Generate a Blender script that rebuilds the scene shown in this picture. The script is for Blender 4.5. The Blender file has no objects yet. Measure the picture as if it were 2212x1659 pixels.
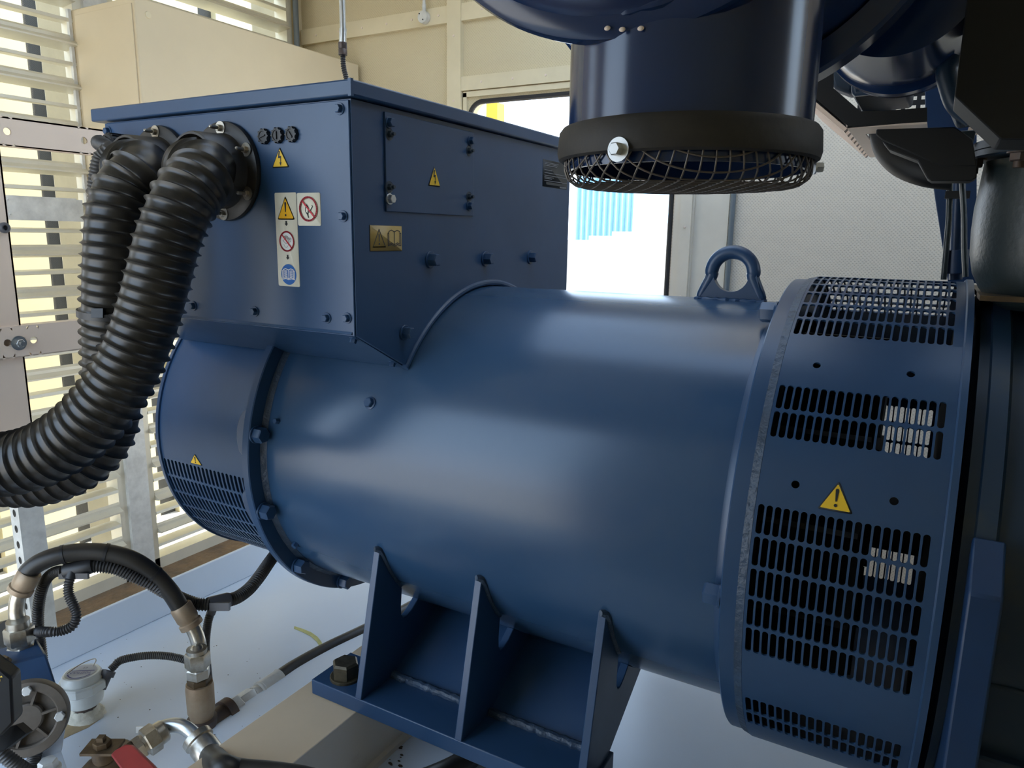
import bpy, bmesh, math, random
from math import sin, cos, pi, radians, atan2, sqrt, degrees
from mathutils import Vector, Matrix
random.seed(7)
COL = bpy.context.scene.collection
V = Vector

# ---------------------------------------------------------------- camera
CAM = V((0.0, -1.364, 1.32)); FPX = 1580.0; PX, PY = 1106.0, 829.5
yaw, pitch, roll = radians(29.5), radians(11.45), radians(-0.94)
_f = V((-sin(yaw)*cos(pitch), cos(yaw)*cos(pitch), -sin(pitch)))
_r = V((cos(yaw), sin(yaw), 0)); _d = _f.cross(_r)
CR = cos(roll)*_r + sin(roll)*_d; CD = -sin(roll)*_r + cos(roll)*_d; CF = _f
cam = bpy.data.cameras.new('camera'); cam_o = bpy.data.objects.new('camera', cam); COL.objects.link(cam_o)
cam.sensor_width = 36.0; cam.lens = 36.0*FPX/2212.0; cam.clip_start = 0.02; cam.clip_end = 200
m = Matrix.Identity(4)
for i in range(3):
    m[i][0] = CR[i]; m[i][1] = -CD[i]; m[i][2] = -CF[i]; m[i][3] = CAM[i]
cam_o.matrix_world = m
bpy.context.scene.camera = cam_o

def ray(x, y):
    return CR*((x-PX)/FPX) + CD*((y-PY)/FPX) + CF
def at(x, y, d):                       # point of the place seen at x, y, at depth d
    return CAM + ray(x, y)*d
def pl(x, y, ax, c):                   # ... on the plane ax = c
    i = 'xyz'.index(ax); v = ray(x, y)
    return CAM + v*((c-CAM[i])/v[i])

# ---------------------------------------------------------------- materials
def mat(name, col, rough=0.5, metal=0.0, noise=0.0, nscale=8.0, bump=0.0, bscale=60.0, coat=0.0, col2=None, dist=0.002, spec=0.5, thr=None):
    m = bpy.data.materials.new(name); m.use_nodes = True
    nt = m.node_tree; b = nt.nodes['Principled BSDF']
    b.inputs['Base Color'].default_value = (*col, 1); b.inputs['Roughness'].default_value = rough
    b.inputs['Metallic'].default_value = metal; b.inputs['Coat Weight'].default_value = coat
    b.inputs['Coat Roughness'].default_value = 0.15
    b.inputs['Specular IOR Level'].default_value = spec
    tc = nt.nodes.new('ShaderNodeTexCoord')
    if noise > 0 or col2:
        n = nt.nodes.new('ShaderNodeTexNoise'); n.inputs['Scale'].default_value = nscale; n.inputs['Detail'].default_value = 6
        n.inputs['Roughness'].default_value = 0.62
        nt.links.new(tc.outputs['Object'], n.inputs['Vector'])
        r = nt.nodes.new('ShaderNodeMapRange')
        lo, hi = thr or (0.3, 0.7)
        r.inputs['From Min'].default_value = lo; r.inputs['From Max'].default_value = hi
        nt.links.new(n.outputs['Fac'], r.inputs['Value'])
        mx = nt.nodes.new('ShaderNodeMix'); mx.data_type = 'RGBA'
        c2 = col2 or tuple(min(1, c*(1-noise)) for c in col)
        mx.inputs[6].default_value = (*col, 1); mx.inputs[7].default_value = (*c2, 1)
        nt.links.new(r.outputs['Result'], mx.inputs[0]); nt.links.new(mx.outputs[2], b.inputs['Base Color'])
        r2 = nt.nodes.new('ShaderNodeMapRange')
        r2.inputs['To Min'].default_value = max(0.02, rough-0.05); r2.inputs['To Max'].default_value = min(1, rough+0.09)
        nt.links.new(n.outputs['Fac'], r2.inputs['Value']); nt.links.new(r2.outputs['Result'], b.inputs['Roughness'])
    if bump > 0:
        n2 = nt.nodes.new('ShaderNodeTexNoise'); n2.inputs['Scale'].default_value = bscale; n2.inputs['Detail'].default_value = 3
        nt.links.new(tc.outputs['Object'], n2.inputs['Vector'])
        bp = nt.nodes.new('ShaderNodeBump'); bp.inputs['Strength'].default_value = bump; bp.inputs['Distance'].default_value = dist
        nt.links.new(n2.outputs['Fac'], bp.inputs['Height']); nt.links.new(bp.outputs['Normal'], b.inputs['Normal'])
    return m

def dotted(name, col, col2, pitch, rough, axes=(0, 2), bumpd=0.0015, stain=0.12):
    """sheet with a regular fine dot pattern (perforated or dimpled), on two object axes"""
    m = mat(name, col, rough); nt = m.node_tree; b = nt.nodes['Principled BSDF']
    tc = nt.nodes.new('ShaderNodeTexCoord'); sp = nt.nodes.new('ShaderNodeSeparateXYZ')
    nt.links.new(tc.outputs['Object'], sp.inputs[0])
    outs = []
    for a in axes:
        k = nt.nodes.new('ShaderNodeMath'); k.operation = 'MULTIPLY'; k.inputs[1].default_value = 2*pi/pitch
        nt.links.new(sp.outputs[a], k.inputs[0])
        s = nt.nodes.new('ShaderNodeMath'); s.operation = 'SINE'; nt.links.new(k.outputs[0], s.inputs[0]); outs.append(s)
    mu = nt.nodes.new('ShaderNodeMath'); mu.operation = 'MULTIPLY'
    nt.links.new(outs[0].outputs[0], mu.inputs[0]); nt.links.new(outs[1].outputs[0], mu.inputs[1])
    mr = nt.nodes.new('ShaderNodeMapRange'); mr.inputs['From Min'].default_value = 0.1; mr.inputs['From Max'].default_value = 0.6
    nt.links.new(mu.outputs[0], mr.inputs['Value'])
    n = nt.nodes.new('ShaderNodeTexNoise'); n.inputs['Scale'].default_value = 2.2; n.inputs['Detail'].default_value = 5
    nt.links.new(tc.outputs['Object'], n.inputs['Vector'])
    m0 = nt.nodes.new('ShaderNodeMix'); m0.data_type = 'RGBA'
    m0.inputs[6].default_value = (*col, 1); m0.inputs[7].default_value = (*[c*(1-stain) for c in col], 1)
    nt.links.new(n.outputs['Fac'], m0.inputs[0])
    mx = nt.nodes.new('ShaderNodeMix'); mx.data_type = 'RGBA'; mx.inputs[7].default_value = (*col2, 1)
    nt.links.new(m0.outputs[2], mx.inputs[6]); nt.links.new(mr.outputs['Result'], mx.inputs[0])
    nt.links.new(mx.outputs[2], b.inputs['Base Color'])
    bp = nt.nodes.new('ShaderNodeBump'); bp.invert = True; bp.inputs['Strength'].default_value = 0.5; bp.inputs['Distance'].default_value = bumpd
    nt.links.new(mr.outputs['Result'], bp.inputs['Height']); nt.links.new(bp.outputs['Normal'], b.inputs['Normal'])
    return m

M = {}
M['blue'] = mat('blue_paint', (0.023, 0.064, 0.145), 0.34, noise=0.18, nscale=5, bump=0.05, bscale=35, dist=0.001)
M['bluestat'] = mat('blue_stator_paint', (0.025, 0.066, 0.138), 0.22, col2=(0.042, 0.080, 0.138), nscale=2.4, bump=0.06, bscale=22, dist=0.0015, thr=(0.45, 0.85))
M['bluedk'] = mat('blue_gloss_duct_paint', (0.010, 0.028, 0.090), 0.16, noise=0.15, nscale=6, bump=0.06, bscale=9, dist=0.003)
M['engine'] = mat('dark_engine_paint', (0.010, 0.030, 0.060), 0.42, col2=(0.045, 0.050, 0.040), nscale=7, bump=0.15, bscale=40, thr=(0.55, 0.8))
M['engblue'] = mat('engine_blue_paint', (0.010, 0.040, 0.110), 0.40, noise=0.3, nscale=6, bump=0.08)
M['manif'] = mat('manifold_green_grey', (0.022, 0.033, 0.036), 0.36, noise=0.25, nscale=9, bump=0.25, bscale=140, metal=0.0)
M['weld'] = mat('weld_bead', (0.035, 0.065, 0.115), 0.45, noise=0.5, nscale=30, bump=0.8, bscale=90, dist=0.004)
M['rubber'] = mat('black_rubber', (0.012, 0.011, 0.010), 0.40, col2=(0.035, 0.030, 0.024), nscale=6, bump=0.05, bscale=60)
M['plastic'] = mat('black_plastic', (0.016, 0.016, 0.017), 0.42, noise=0.2, nscale=15)
M['hose'] = mat('hose_rubber', (0.007, 0.007, 0.007), 0.33, col2=(0.028, 0.023, 0.016), nscale=9, bump=0.08, bscale=90)
M['loom'] = mat('loom_plastic', (0.022, 0.022, 0.024), 0.42, col2=(0.06, 0.055, 0.05), nscale=12)
M['black'] = mat('matt_black', (0.0045, 0.0045, 0.005), 0.6, noise=0.2)
M['trimrub'] = mat('dusty_rubber_trim', (0.011, 0.010, 0.009), 0.6, col2=(0.034, 0.028, 0.022), nscale=16, bump=0.3, bscale=80)
M['wire'] = mat('mesh_wire', (0.17, 0.145, 0.125), 0.5, metal=0.4, noise=0.4, nscale=25)
M['steel'] = mat('zinc_steel', (0.50, 0.47, 0.41), 0.30, metal=0.9, col2=(0.28, 0.22, 0.14), nscale=26, bump=0.1, bscale=120, thr=(0.45, 0.75))
M['galv'] = mat('galvanised', (0.74, 0.74, 0.71), 0.42, metal=0.12, noise=0.3, nscale=22)
M['chrome'] = mat('bright_zinc', (0.62, 0.63, 0.62), 0.28, metal=0.9, noise=0.2, nscale=30)
M['brass'] = mat('dirty_brass', (0.16, 0.11, 0.06), 0.45, metal=0.6, col2=(0.06, 0.04, 0.025), nscale=25, bump=0.2)
M['brown'] = mat('brown_coupling', (0.26, 0.17, 0.10), 0.45, metal=0.35, col2=(0.36, 0.28, 0.19), nscale=18, bump=0.1)
M['rust'] = mat('rusty_iron', (0.085, 0.075, 0.072), 0.45, metal=0.4, col2=(0.12, 0.07, 0.045), nscale=28, bump=0.5, bscale=70)
M['bolt'] = mat('bronze_bolt', (0.10, 0.082, 0.05), 0.42, metal=0.5, noise=0.5, nscale=60, bump=0.2)
M['cream'] = mat('cream_paint', (0.72, 0.61, 0.42), 0.5, noise=0.10, nscale=2.5, bump=0.08, bscale=260, dist=0.0008)
M['trim'] = mat('cream_trim', (0.76, 0.66, 0.45), 0.45, noise=0.12, nscale=6)
M['panelw'] = dotted('dimpled_white_panel', (0.78, 0.68, 0.54), (0.62, 0.54, 0.43), 0.011, 0.55, axes=(0, 2), stain=0.14)
M['panel'] = dotted('dimpled_wall_panel', (0.70, 0.60, 0.39), (0.60, 0.51, 0.33), 0.011, 0.55, axes=(0, 2), stain=0.14)
M['trimw'] = mat('off_white_trim', (0.77, 0.70, 0.58), 0.45, noise=0.12, nscale=6)
M['white'] = mat('white_tank_sky_tint', (0.68, 0.75, 0.84), 0.22, noise=0.05, nscale=3, bump=0.03, bscale=30)  # white paint with the blue tint of sky light mixed into it
M['tan'] = mat('cream_beam_tan_reflection', (0.68, 0.54, 0.37), 0.30, noise=0.12, nscale=5)  # cream beam paint with a tan reflection put into its colour
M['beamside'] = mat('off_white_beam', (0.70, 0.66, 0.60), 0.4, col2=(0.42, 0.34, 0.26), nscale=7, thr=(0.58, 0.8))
M['rack'] = mat('pinkish_white_steel', (0.80, 0.66, 0.55), 0.42, noise=0.06, nscale=4)
M['alu'] = mat('louvre_aluminium', (0.74, 0.70, 0.58), 0.38, metal=0.25, noise=0.1, nscale=12)
M['baffle'] = mat('cream_baffle', (0.58, 0.53, 0.34), 0.5, noise=0.08, nscale=4)
M['bafflebeige'] = mat('beige_baffle', (0.46, 0.40, 0.26), 0.6, noise=0.2, nscale=6)
M['perf'] = dotted('perforated_baffle', (0.045, 0.042, 0.034), (0.012, 0.02, 0.02), 0.008, 0.6, axes=(1, 2))
M['floor'] = mat('brown_checker_floor', (0.30, 0.19, 0.10), 0.6, col2=(0.14, 0.10, 0.07), nscale=12, bump=0.9, bscale=42, dist=0.008)
M['dirt'] = mat('dirt', (0.10, 0.07, 0.045), 0.9, noise=0.5, nscale=40)
M['rubseal'] = mat('door_rubber', (0.02, 0.02, 0.022), 0.6)
M['pipeblue'] = mat('grey_blue_pipe', (0.16, 0.19, 0.21), 0.4, noise=0.2)
M['sensor'] = mat('sensor_white', (0.74, 0.77, 0.74), 0.32, noise=0.06, nscale=20)
M['chalk'] = mat('chalky_sealant', (0.70, 0.66, 0.54), 0.8, noise=0.3, nscale=40, bump=0.8, bscale=70, dist=0.004)
M['greyplas'] = mat('grey_plastic', (0.10, 0.10, 0.11), 0.45)
M['pumpgrey'] = mat('cast_brown_grey', (0.155, 0.13, 0.105), 0.5, noise=0.35, nscale=20, bump=0.15, metal=0.3)
M['red'] = mat('red_lever', (0.24, 0.010, 0.010), 0.5, noise=0.2, nscale=14)
M['yellow'] = mat('label_yellow', (0.80, 0.50, 0.02), 0.45)
M['orange'] = mat('label_amber', (0.84, 0.44, 0.01), 0.45)
M['ink'] = mat('label_black', (0.012, 0.013, 0.014), 0.5)
M['paper'] = mat('label_cream', (0.80, 0.76, 0.62), 0.45, noise=0.04, nscale=30)
M['redink'] = mat('label_red', (0.52, 0.015, 0.035), 0.5)
M['blueink'] = mat('label_blue', (0.012, 0.12, 0.42), 0.5)
M['whiteink'] = mat('label_white', (0.82, 0.82, 0.80), 0.5)
M['gasket'] = mat('old_gasket', (0.20, 0.14, 0.06), 0.6, noise=0.5, nscale=30)
M['gold'] = mat('label_gold', (0.42, 0.29, 0.085), 0.4, noise=0.1, nscale=30)
M['goldink'] = mat('label_gold_ink', (0.035, 0.04, 0.045), 0.5)
M['greyink'] = mat('plate_grey_ink', (0.24, 0.25, 0.27), 0.5)
M['purpleink'] = mat('label_violet', (0.06, 0.06, 0.24), 0.5)
M['labelgrey'] = mat('label_grey', (0.48, 0.50, 0.55), 0.5)
M['stain'] = mat('oil_stain', (0.62, 0.60, 0.24), 0.4, noise=0.3, nscale=30)
M['sludge'] = mat('brown_stain', (0.48, 0.36, 0.20), 0.6, noise=0.4, nscale=25)
M['ground'] = mat('pale_concrete', (0.62, 0.60, 0.56), 0.9, noise=0.2, nscale=2)
M['contblue'] = mat('blue_container', (0.34, 0.56, 0.74), 0.6, noise=0.1)
M['yelpost'] = mat('yellow_post', (0.50, 0.36, 0.03), 0.5)
M['ceil'] = mat('ceiling_paint', (0.74, 0.70, 0.60), 0.6, noise=0.08)

# ---------------------------------------------------------------- mesh builder
class G:
    def __init__(s): s.bm = bmesh.new(); s.mi = 0
    def face(s, vs):
        try:
            f = s.bm.faces.new(vs); f.material_index = s.mi; f.smooth = True; return f
        except ValueError: return None
    def v(s, p): return s.bm.verts.new(p)
    def poly(s, pts): return s.face([s.v(p) for p in pts])
    def box(s, x0, x1, y0, y1, z0, z1):
        s.obox(V(((x0+x1)/2, (y0+y1)/2, (z0+z1)/2)), V((1, 0, 0)), V((0, 1, 0)), V((0, 0, 1)), abs(x1-x0)/2, abs(y1-y0)/2, abs(z1-z0)/2); return s
    def obox(s, c, a, b, n, ha, hb, hn, ch=0.0):
        a, b, n = V(a).normalized(), V(b).normalized(), V(n).normalized(); c = V(c)
        q = [[s.v(c+a*(i*ha)+b*(j*hb)+n*(k*hn)) for k in (-1, 1)] for i, j in ((-1, -1), (1, -1), (1, 1), (-1, 1))]
        s.face([x[0] for x in q][::-1]); s.face([x[1] for x in q])
        for i in range(4):
            j = (i+1) % 4; s.face([q[i][0], q[j][0], q[j][1], q[i][1]])
        return s
    def prism(s, pts, off):
        off = V(off); a = [s.v(p) for p in pts]; b = [s.v(V(p)+off) for p in pts]; n = len(pts)
        s.face(a[::-1]); s.face(b)
        for i in range(n):
            j = (i+1) % n; s.face([a[i], a[j], b[j], b[i]])
        return s
    def lathe(s, o, d, prof, seg=64, closed=False, a0=0.0, a1=2*pi):
        o, d = V(o), V(d).normalized()
        u = d.orthogonal().normalized() if abs(d.x) < 0.9 else V((0, 0, 1))
        if abs(d.x) >= 0.9: u = (u-d*u.dot(d)).normalized()
        w = d.cross(u)
        full = abs(a1-a0-2*pi) < 1e-6; n = seg if full else seg+1
        rings = []
        for r, t in prof:
            if r < 1e-6: rings.append([s.v(o+d*t)]); continue
            rings.append([s.v(o+d*t+(u*cos(a0+(a1-a0)*i/seg)+w*sin(a0+(a1-a0)*i/seg))*r) for i in range(n)])
        prs = list(zip(rings, rings[1:])) + ([(rings[-1], rings[0])] if closed else [])
        for A, B in prs:
            m = n if full else n-1
            for i in range(m):
                j = (i+1) % n
                if len(A) == 1 and len(B) == 1: continue
                if len(A) == 1: s.face([A[0], B[j], B[i]])
                elif len(B) == 1: s.face([A[i], A[j], B[0]])
                else: s.face([A[i], A[j], B[j], B[i]])
        return s
    def cyl(s, p0, p1, r0, r1=None, seg=24, cap=True):
        p0, p1 = V(p0), V(p1); L = (p1-p0).length; r1 = r0 if r1 is None else r1
        pr = [(r0, 0), (r1, L)]
        if cap: pr = [(0, 0)]+pr+[(0, L)]
        return s.lathe(p0, p1-p0, pr, seg)
    def tube(s, pts, r, seg=16, cap=True):
        pts = [V(p) for p in pts]; n = len(pts); rr = r if isinstance(r, (list, tuple)) else [r]*n
        T = []
        for i in range(n):
            t = pts[min(i+1, n-1)]-pts[max(i-1, 0)]; T.append(t.normalized())
        u = T[0].orthogonal().normalized(); rings = []
        for i in range(n):
            u = (u-T[i]*u.dot(T[i])).normalized(); w = T[i].cross(u)
            rings.append([s.v(pts[i]+(u*cos(2*pi*k/seg)+w*sin(2*pi*k/seg))*rr[i]) for k in range(seg)])
        for A, B in zip(rings, rings[1:]):
            for k in range(seg):
                j = (k+1) % seg; s.face([A[k], A[j], B[j], B[k]])
        if cap: s.face(rings[0][::-1]); s.face(rings[-1])
        return s
    def hexbolt(s, p, n, r, h, washer=1.35, wh=0.18, rot=0.3, dome=True):
        p, n = V(p), V(n).normalized(); t = 0
        if washer:
            s.lathe(p, n, [(0, 0), (r*washer, 0), (r*washer, h*wh*0.8), (r*washer*0.95, h*wh), (0, h*wh)], 20); t = h*wh
        u = n.orthogonal().normalized(); w = n.cross(u)
        def ring(rad, z): return [s.v(p+n*z+(u*cos(rot+k*pi/3)+w*sin(rot+k*pi/3))*rad) for k in range(6)]
        A, B, C_ = ring(r, t), ring(r, h*0.88), ring(r*0.86, h)
        for P, Q in ((A, B), (B, C_)):
            for k in range(6):
                j = (k+1) % 6; s.face([P[k], P[j], Q[j], Q[k]])
        s.face(C_); s.face(A[::-1])
        return s
    def sphere(s, c, r, sc=(1, 1, 1), seg=20):
        mtx = Matrix.Translation(V(c)) @ Matrix.Diagonal((*[r*k for k in sc], 1))
        ret = bmesh.ops.create_uvsphere(s.bm, u_segments=seg, v_segments=seg//2+2, radius=1, matrix=mtx)
        for v in ret['verts']:
            for f in v.link_faces: f.material_index = s.mi; f.smooth = True
        return s

def obj(name, g, mats, parent=None, ang=35, bevel=0.0, solid=0.0, weldd=0.0):
    if weldd: bmesh.ops.remove_doubles(g.bm, verts=g.bm.verts, dist=weldd)
    if not solid: bmesh.ops.recalc_face_normals(g.bm, faces=g.bm.faces)
    me = bpy.data.meshes.new(name); g.bm.to_mesh(me); g.bm.free()
    for mm in (mats if isinstance(mats, (list, tuple)) else [mats]): me.materials.append(M[mm])
    me.set_sharp_from_angle(angle=radians(ang))
    o = bpy.data.objects.new(name, me); COL.objects.link(o)
    if parent is not None:
        o.parent = parent
        o.matrix_parent_inverse = Matrix.Translation(-world_loc(parent))
    if bevel:
        b = o.modifiers.new('bevel', 'BEVEL'); b.width = bevel; b.segments = 2; b.limit_method = 'ANGLE'; b.angle_limit = radians(40)
    if solid:
        b = o.modifiers.new('thick', 'SOLIDIFY'); b.thickness = solid; b.offset = -1
        me2 = bpy.data.meshes.new_from_object(o.evaluated_get(bpy.context.evaluated_depsgraph_get()))
        o.modifiers.clear(); o.data = me2; me2.set_sharp_from_angle(angle=radians(ang)); me2.name = name
    return o
def world_loc(o):                      # only the Empty of a thing is moved off the origin
    return o.location.copy() if o.type == 'EMPTY' else V((0, 0, 0))
def thing(name, label, cat, loc=(0, 0, 0), group=None):
    o = bpy.data.objects.new(name, None); COL.objects.link(o); o.location = loc; o.empty_display_size = 0.05
    o['label'] = label; o['category'] = cat
    if group: o['group'] = group
    return o
def tag(o, label, cat, group=None):
    o['label'] = label; o['category'] = cat
    if group: o['group'] = group
    return o
def struct(name, g, mats, **k):
    o = obj(name, g, mats, **k)
    o['kind'] = 'structure'; return o

def smooth_path(ctrl, n=12):
    c = [V(p) for p in ctrl]; c = [c[0]*2-c[1]]+c+[c[-1]*2-c[-2]]; out = []
    for i in range(1, len(c)-2):
        p0, p1, p2, p3 = c[i-1:i+3]
        for k in range(n):
            t = k/n
            out.append(0.5*((2*p1)+(p2-p0)*t+(2*p0-5*p1+4*p2-p3)*t*t+(3*p1-p0-3*p2+p3)*t**3))
    out.append(c[-2]); return out
def resample(pts, step):
    out = [pts[0]]; acc = 0.0
    for a, b in zip(pts, pts[1:]):
        L = (b-a).length
        if L < 1e-9: continue
        t = step-acc
        while t <= L:
            out.append(a+(b-a)*(t/L)); t += step
        acc = L-(t-step)
    return out
def ribbed(g, ctrl, r, h, pitch, sub=6, seg=20, sharp=True):
    pts = resample(smooth_path(ctrl), pitch/sub); rr = []
    for i in range(len(pts)):
        ph = (i % sub)/sub
        if sharp: k = [1.0, 0.42, 0.10, 0.02, 0.0, 0.0, 0.0, 0.02, 0.10, 0.42][i % 10] if sub == 10 else (0.5+0.5*cos(2*pi*ph))**2
        else: k = 1.0 if (ph < 0.5) else 0.0
        rr.append(r-h+h*k)
    return g.tube(pts, rr, seg)

# ---------------------------------------------------------------- printed labels
class Lab:
    """flat print on a surface; f(u, v, h) gives the point, h the height above the surface"""
    def __init__(s, f): s.g = G(); s.f = f; s.mats = []
    def m(s, name):
        if name not in s.mats: s.mats.append(name)
        s.g.mi = s.mats.index(name)
    def poly(s, pts, mt, layer=1):
        s.m(mt); s.g.face([s.g.v(s.f(u, v, 0.0005*layer)) for u, v in pts])
    def slab(s, pts, mt, layer=1):
        s.m(mt); a = [s.g.v(s.f(u, v, 0.0005*layer)) for u, v in pts]; b = [s.g.v(s.f(u, v, -0.0002)) for u, v in pts]
        s.g.face(a)
        for i in range(len(pts)):
            j = (i+1) % len(pts); s.g.face([a[i], b[i], b[j], a[j]])
    def rrect(s, u0, u1, v0, v1, r, mt, layer=1):
        pts = []
        for cu, cv, a in ((u1-r, v1-r, 0), (u0+r, v1-r, 90), (u0+r, v0+r, 180), (u1-r, v0+r, 270)):
            for k in range(5): t = radians(a+90*k/4); pts.append((cu+r*cos(t), cv+r*sin(t)))
        s.slab(pts, mt, layer)
    def line(s, pts, w, mt, layer=2):
        s.m(mt)
        for (a, b), (c, d) in zip(pts, pts[1:]):
            L = sqrt((c-a)**2+(d-b)**2) or 1e-9; nx, ny = -(d-b)/L*w/2, (c-a)/L*w/2; ex, ey = (c-a)/L*w*0.3, (d-b)/L*w*0.3
            s.poly([(a+nx-ex, b+ny-ey), (a-nx-ex, b-ny-ey), (c-nx+ex, d-ny+ey), (c+nx+ex, d+ny+ey)], mt, layer)
    def disc(s, cu, cv, r, mt, layer=2, ru=None):
        s.poly([(cu+(ru or r)*cos(2*pi*k/28), cv+r*sin(2*pi*k/28)) for k in range(28)], mt, layer)
    def ringc(s, cu, cv, r, w, mt, layer=2):
        s.line([(cu+r*cos(2*pi*k/32), cv+r*sin(2*pi*k/32)) for k in range(33)], w, mt, layer)
    def tri(s, cu, v0, v1, half, mt, rad, layer=1, slab=False):
        c = [(cu-half, v0), (cu+half, v0), (cu, v1)]; cx, cy = cu, v0+(v1-v0)/3; pts = []
        for i, (x, y) in enumerate(c):
            p, q = c[i-1], c[(i+1) % 3]
            def tow(o, t):
                L = sqrt((o[0]-x)**2+(o[1]-y)**2); return (x+(o[0]-x)*t/L, y+(o[1]-y)*t/L)
            a, b = tow(p, rad), tow(q, rad)
            for k in range(5):
                t = k/4; pts.append(((1-t)**2*a[0]+2*t*(1-t)*x+t*t*b[0], (1-t)**2*a[1]+2*t*(1-t)*y+t*t*b[1]))
        (s.slab if slab else s.poly)(pts, mt, layer)
    def excl(s, cu, v0, v1, w, mt, layer=3):
        H = v1-v0
        s.poly([(cu-w*0.22, v0+H*0.30), (cu+w*0.22, v0+H*0.30), (cu+w*0.5, v1-w*0.4), (cu+w*0.3, v1), (cu-w*0.3, v1), (cu-w*0.5, v1-w*0.4)], mt, layer)
        s.disc(cu, v0+w*0.48, w*0.48, mt, layer)
    def warn(s, cu, v0, v1, half, mt='yellow', kind='excl', back=True):
        H = v1-v0
        s.tri(cu, v0, v1, half, 'ink', half*0.16, 1, True)
        s.tri(cu, v0+H*0.055, v1-H*0.10, half*0.86, mt, half*0.10, 2)
        if kind == 'excl': s.excl(cu, v0+H*0.14, v0+H*0.74, half*0.20, 'ink', 3)
        else:
            q = lambda a, b: (cu+a*half, v0+b*H)
            s.poly([q(-0.10, .80), q(0.06, .80), q(-0.06, .56), q(0.16, .56), q(0.10, .26), q(0.20, .26), q(0.05, .09), q(-0.07, .26), q(0.03, .26), q(0.06, .46), q(-0.20, .46)], 'ink', 3)
    def text(s, body, cu, cv, size, mt, layer=3, ang=0.0):
        c = bpy.data.curves.new('t', 'FONT'); c.body = body; c.size = size; c.align_x = 'CENTER'; c.align_y = 'CENTER'; c.resolution_u = 3
        o = bpy.data.objects.new('t', c); COL.objects.link(o)
        bpy.context.view_layer.update()
        me = bpy.data.meshes.new_from_object(o.evaluated_get(bpy.context.evaluated_depsgraph_get()))
        s.m(mt)
        vs = [s.g.v(s.f(cu+q.co.x*cos(ang)-q.co.y*sin(ang), cv+q.co.x*sin(ang)+q.co.y*cos(ang), 0.0005*layer)) for q in me.vertices]
        for p in me.polygons: s.g.face([vs[i] for i in p.vertices])
        bpy.data.objects.remove(o); bpy.data.curves.remove(c); bpy.data.meshes.remove(me)
    def book(s, cu, cv, w, h, mt, lw, lines=None, layer=3):
        q = lambda a, b: (cu+a*w, cv+b*h)
        s.line([q(0, .40), q(0, -.36)], lw, mt, layer)
        for sg in (-1, 1):
            s.line([q(0, .40), q(sg*.22, .50), q(sg*.42, .42), q(sg*.42, -.34), q(sg*.22, -.26), q(0, -.36)], lw, mt, layer)
            s.line([q(sg*.42, .32), q(sg*.5, .32), q(sg*.5, -.44), q(sg*.22, -.36), q(0, -.46)], lw, mt, layer)
            if lines:
                for k in range(7): s.line([q(sg*.10, .30-k*.085), q(sg*.34, .34-k*.085)], lw*0.7, lines, layer)
    def done(s, name, parent, label=None):
        g = s.g; me = bpy.data.meshes.new(name); g.bm.to_mesh(me); g.bm.free()
        for mm in s.mats: me.materials.append(M[mm])
        o = bpy.data.objects.new(name, me); COL.objects.link(o)
        if parent is not None:
            o.parent = parent; o.matrix_parent_inverse = Matrix.Translation(-world_loc(parent))
        if label: o['label'] = label
        return o

# ================================================================ ALTERNATOR
ZC = 0.852
def cy(x, a, r):                        # on the alternator: a degrees from the top towards the open side
    return V((x, -r*sin(radians(a)), ZC+r*cos(radians(a))))
alt = thing('alternator', 'large blue cylindrical alternator bolted to the engine, terminal box on top', 'alternator', (-0.69, -0.25, 0.403))

g = G(); g.lathe((0, 0, ZC), (1, 0, 0), [(0.36, -1.155), (0.36, -0.20), (0.346, -0.20), (0.346, -1.155)], 160, closed=True)
obj('stator_frame', g, 'bluestat', alt)
g = G(); g.lathe((0, 0, ZC), (1, 0, 0), [(0.3605, -1.142), (0.363, -1.146), (0.368, -1.152), (0.368, -1.154), (0.358, -1.154)], 160)
obj('weld_seam', g, 'weld', alt)
g = G(); g.lathe((0, 0, ZC), (1, 0, 0), [(0.345, -1.173), (0.396, -1.173), (0.398, -1.171), (0.398, -1.155), (0.396, -1.153), (0.345, -1.153)], 160, closed=True)
fl = obj('end_flange', g, 'blue', alt)
for a in (80, 105.3, 132.5, 158, -80, -105, -132, -158):
    g = G(); g.hexbolt(cy(-1.153, a, 0.380), (1, 0, 0), 0.0165, 0.024, 1.12, 0.15, rot=a*0.03); obj('bolt', g, 'blue', fl)

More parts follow.
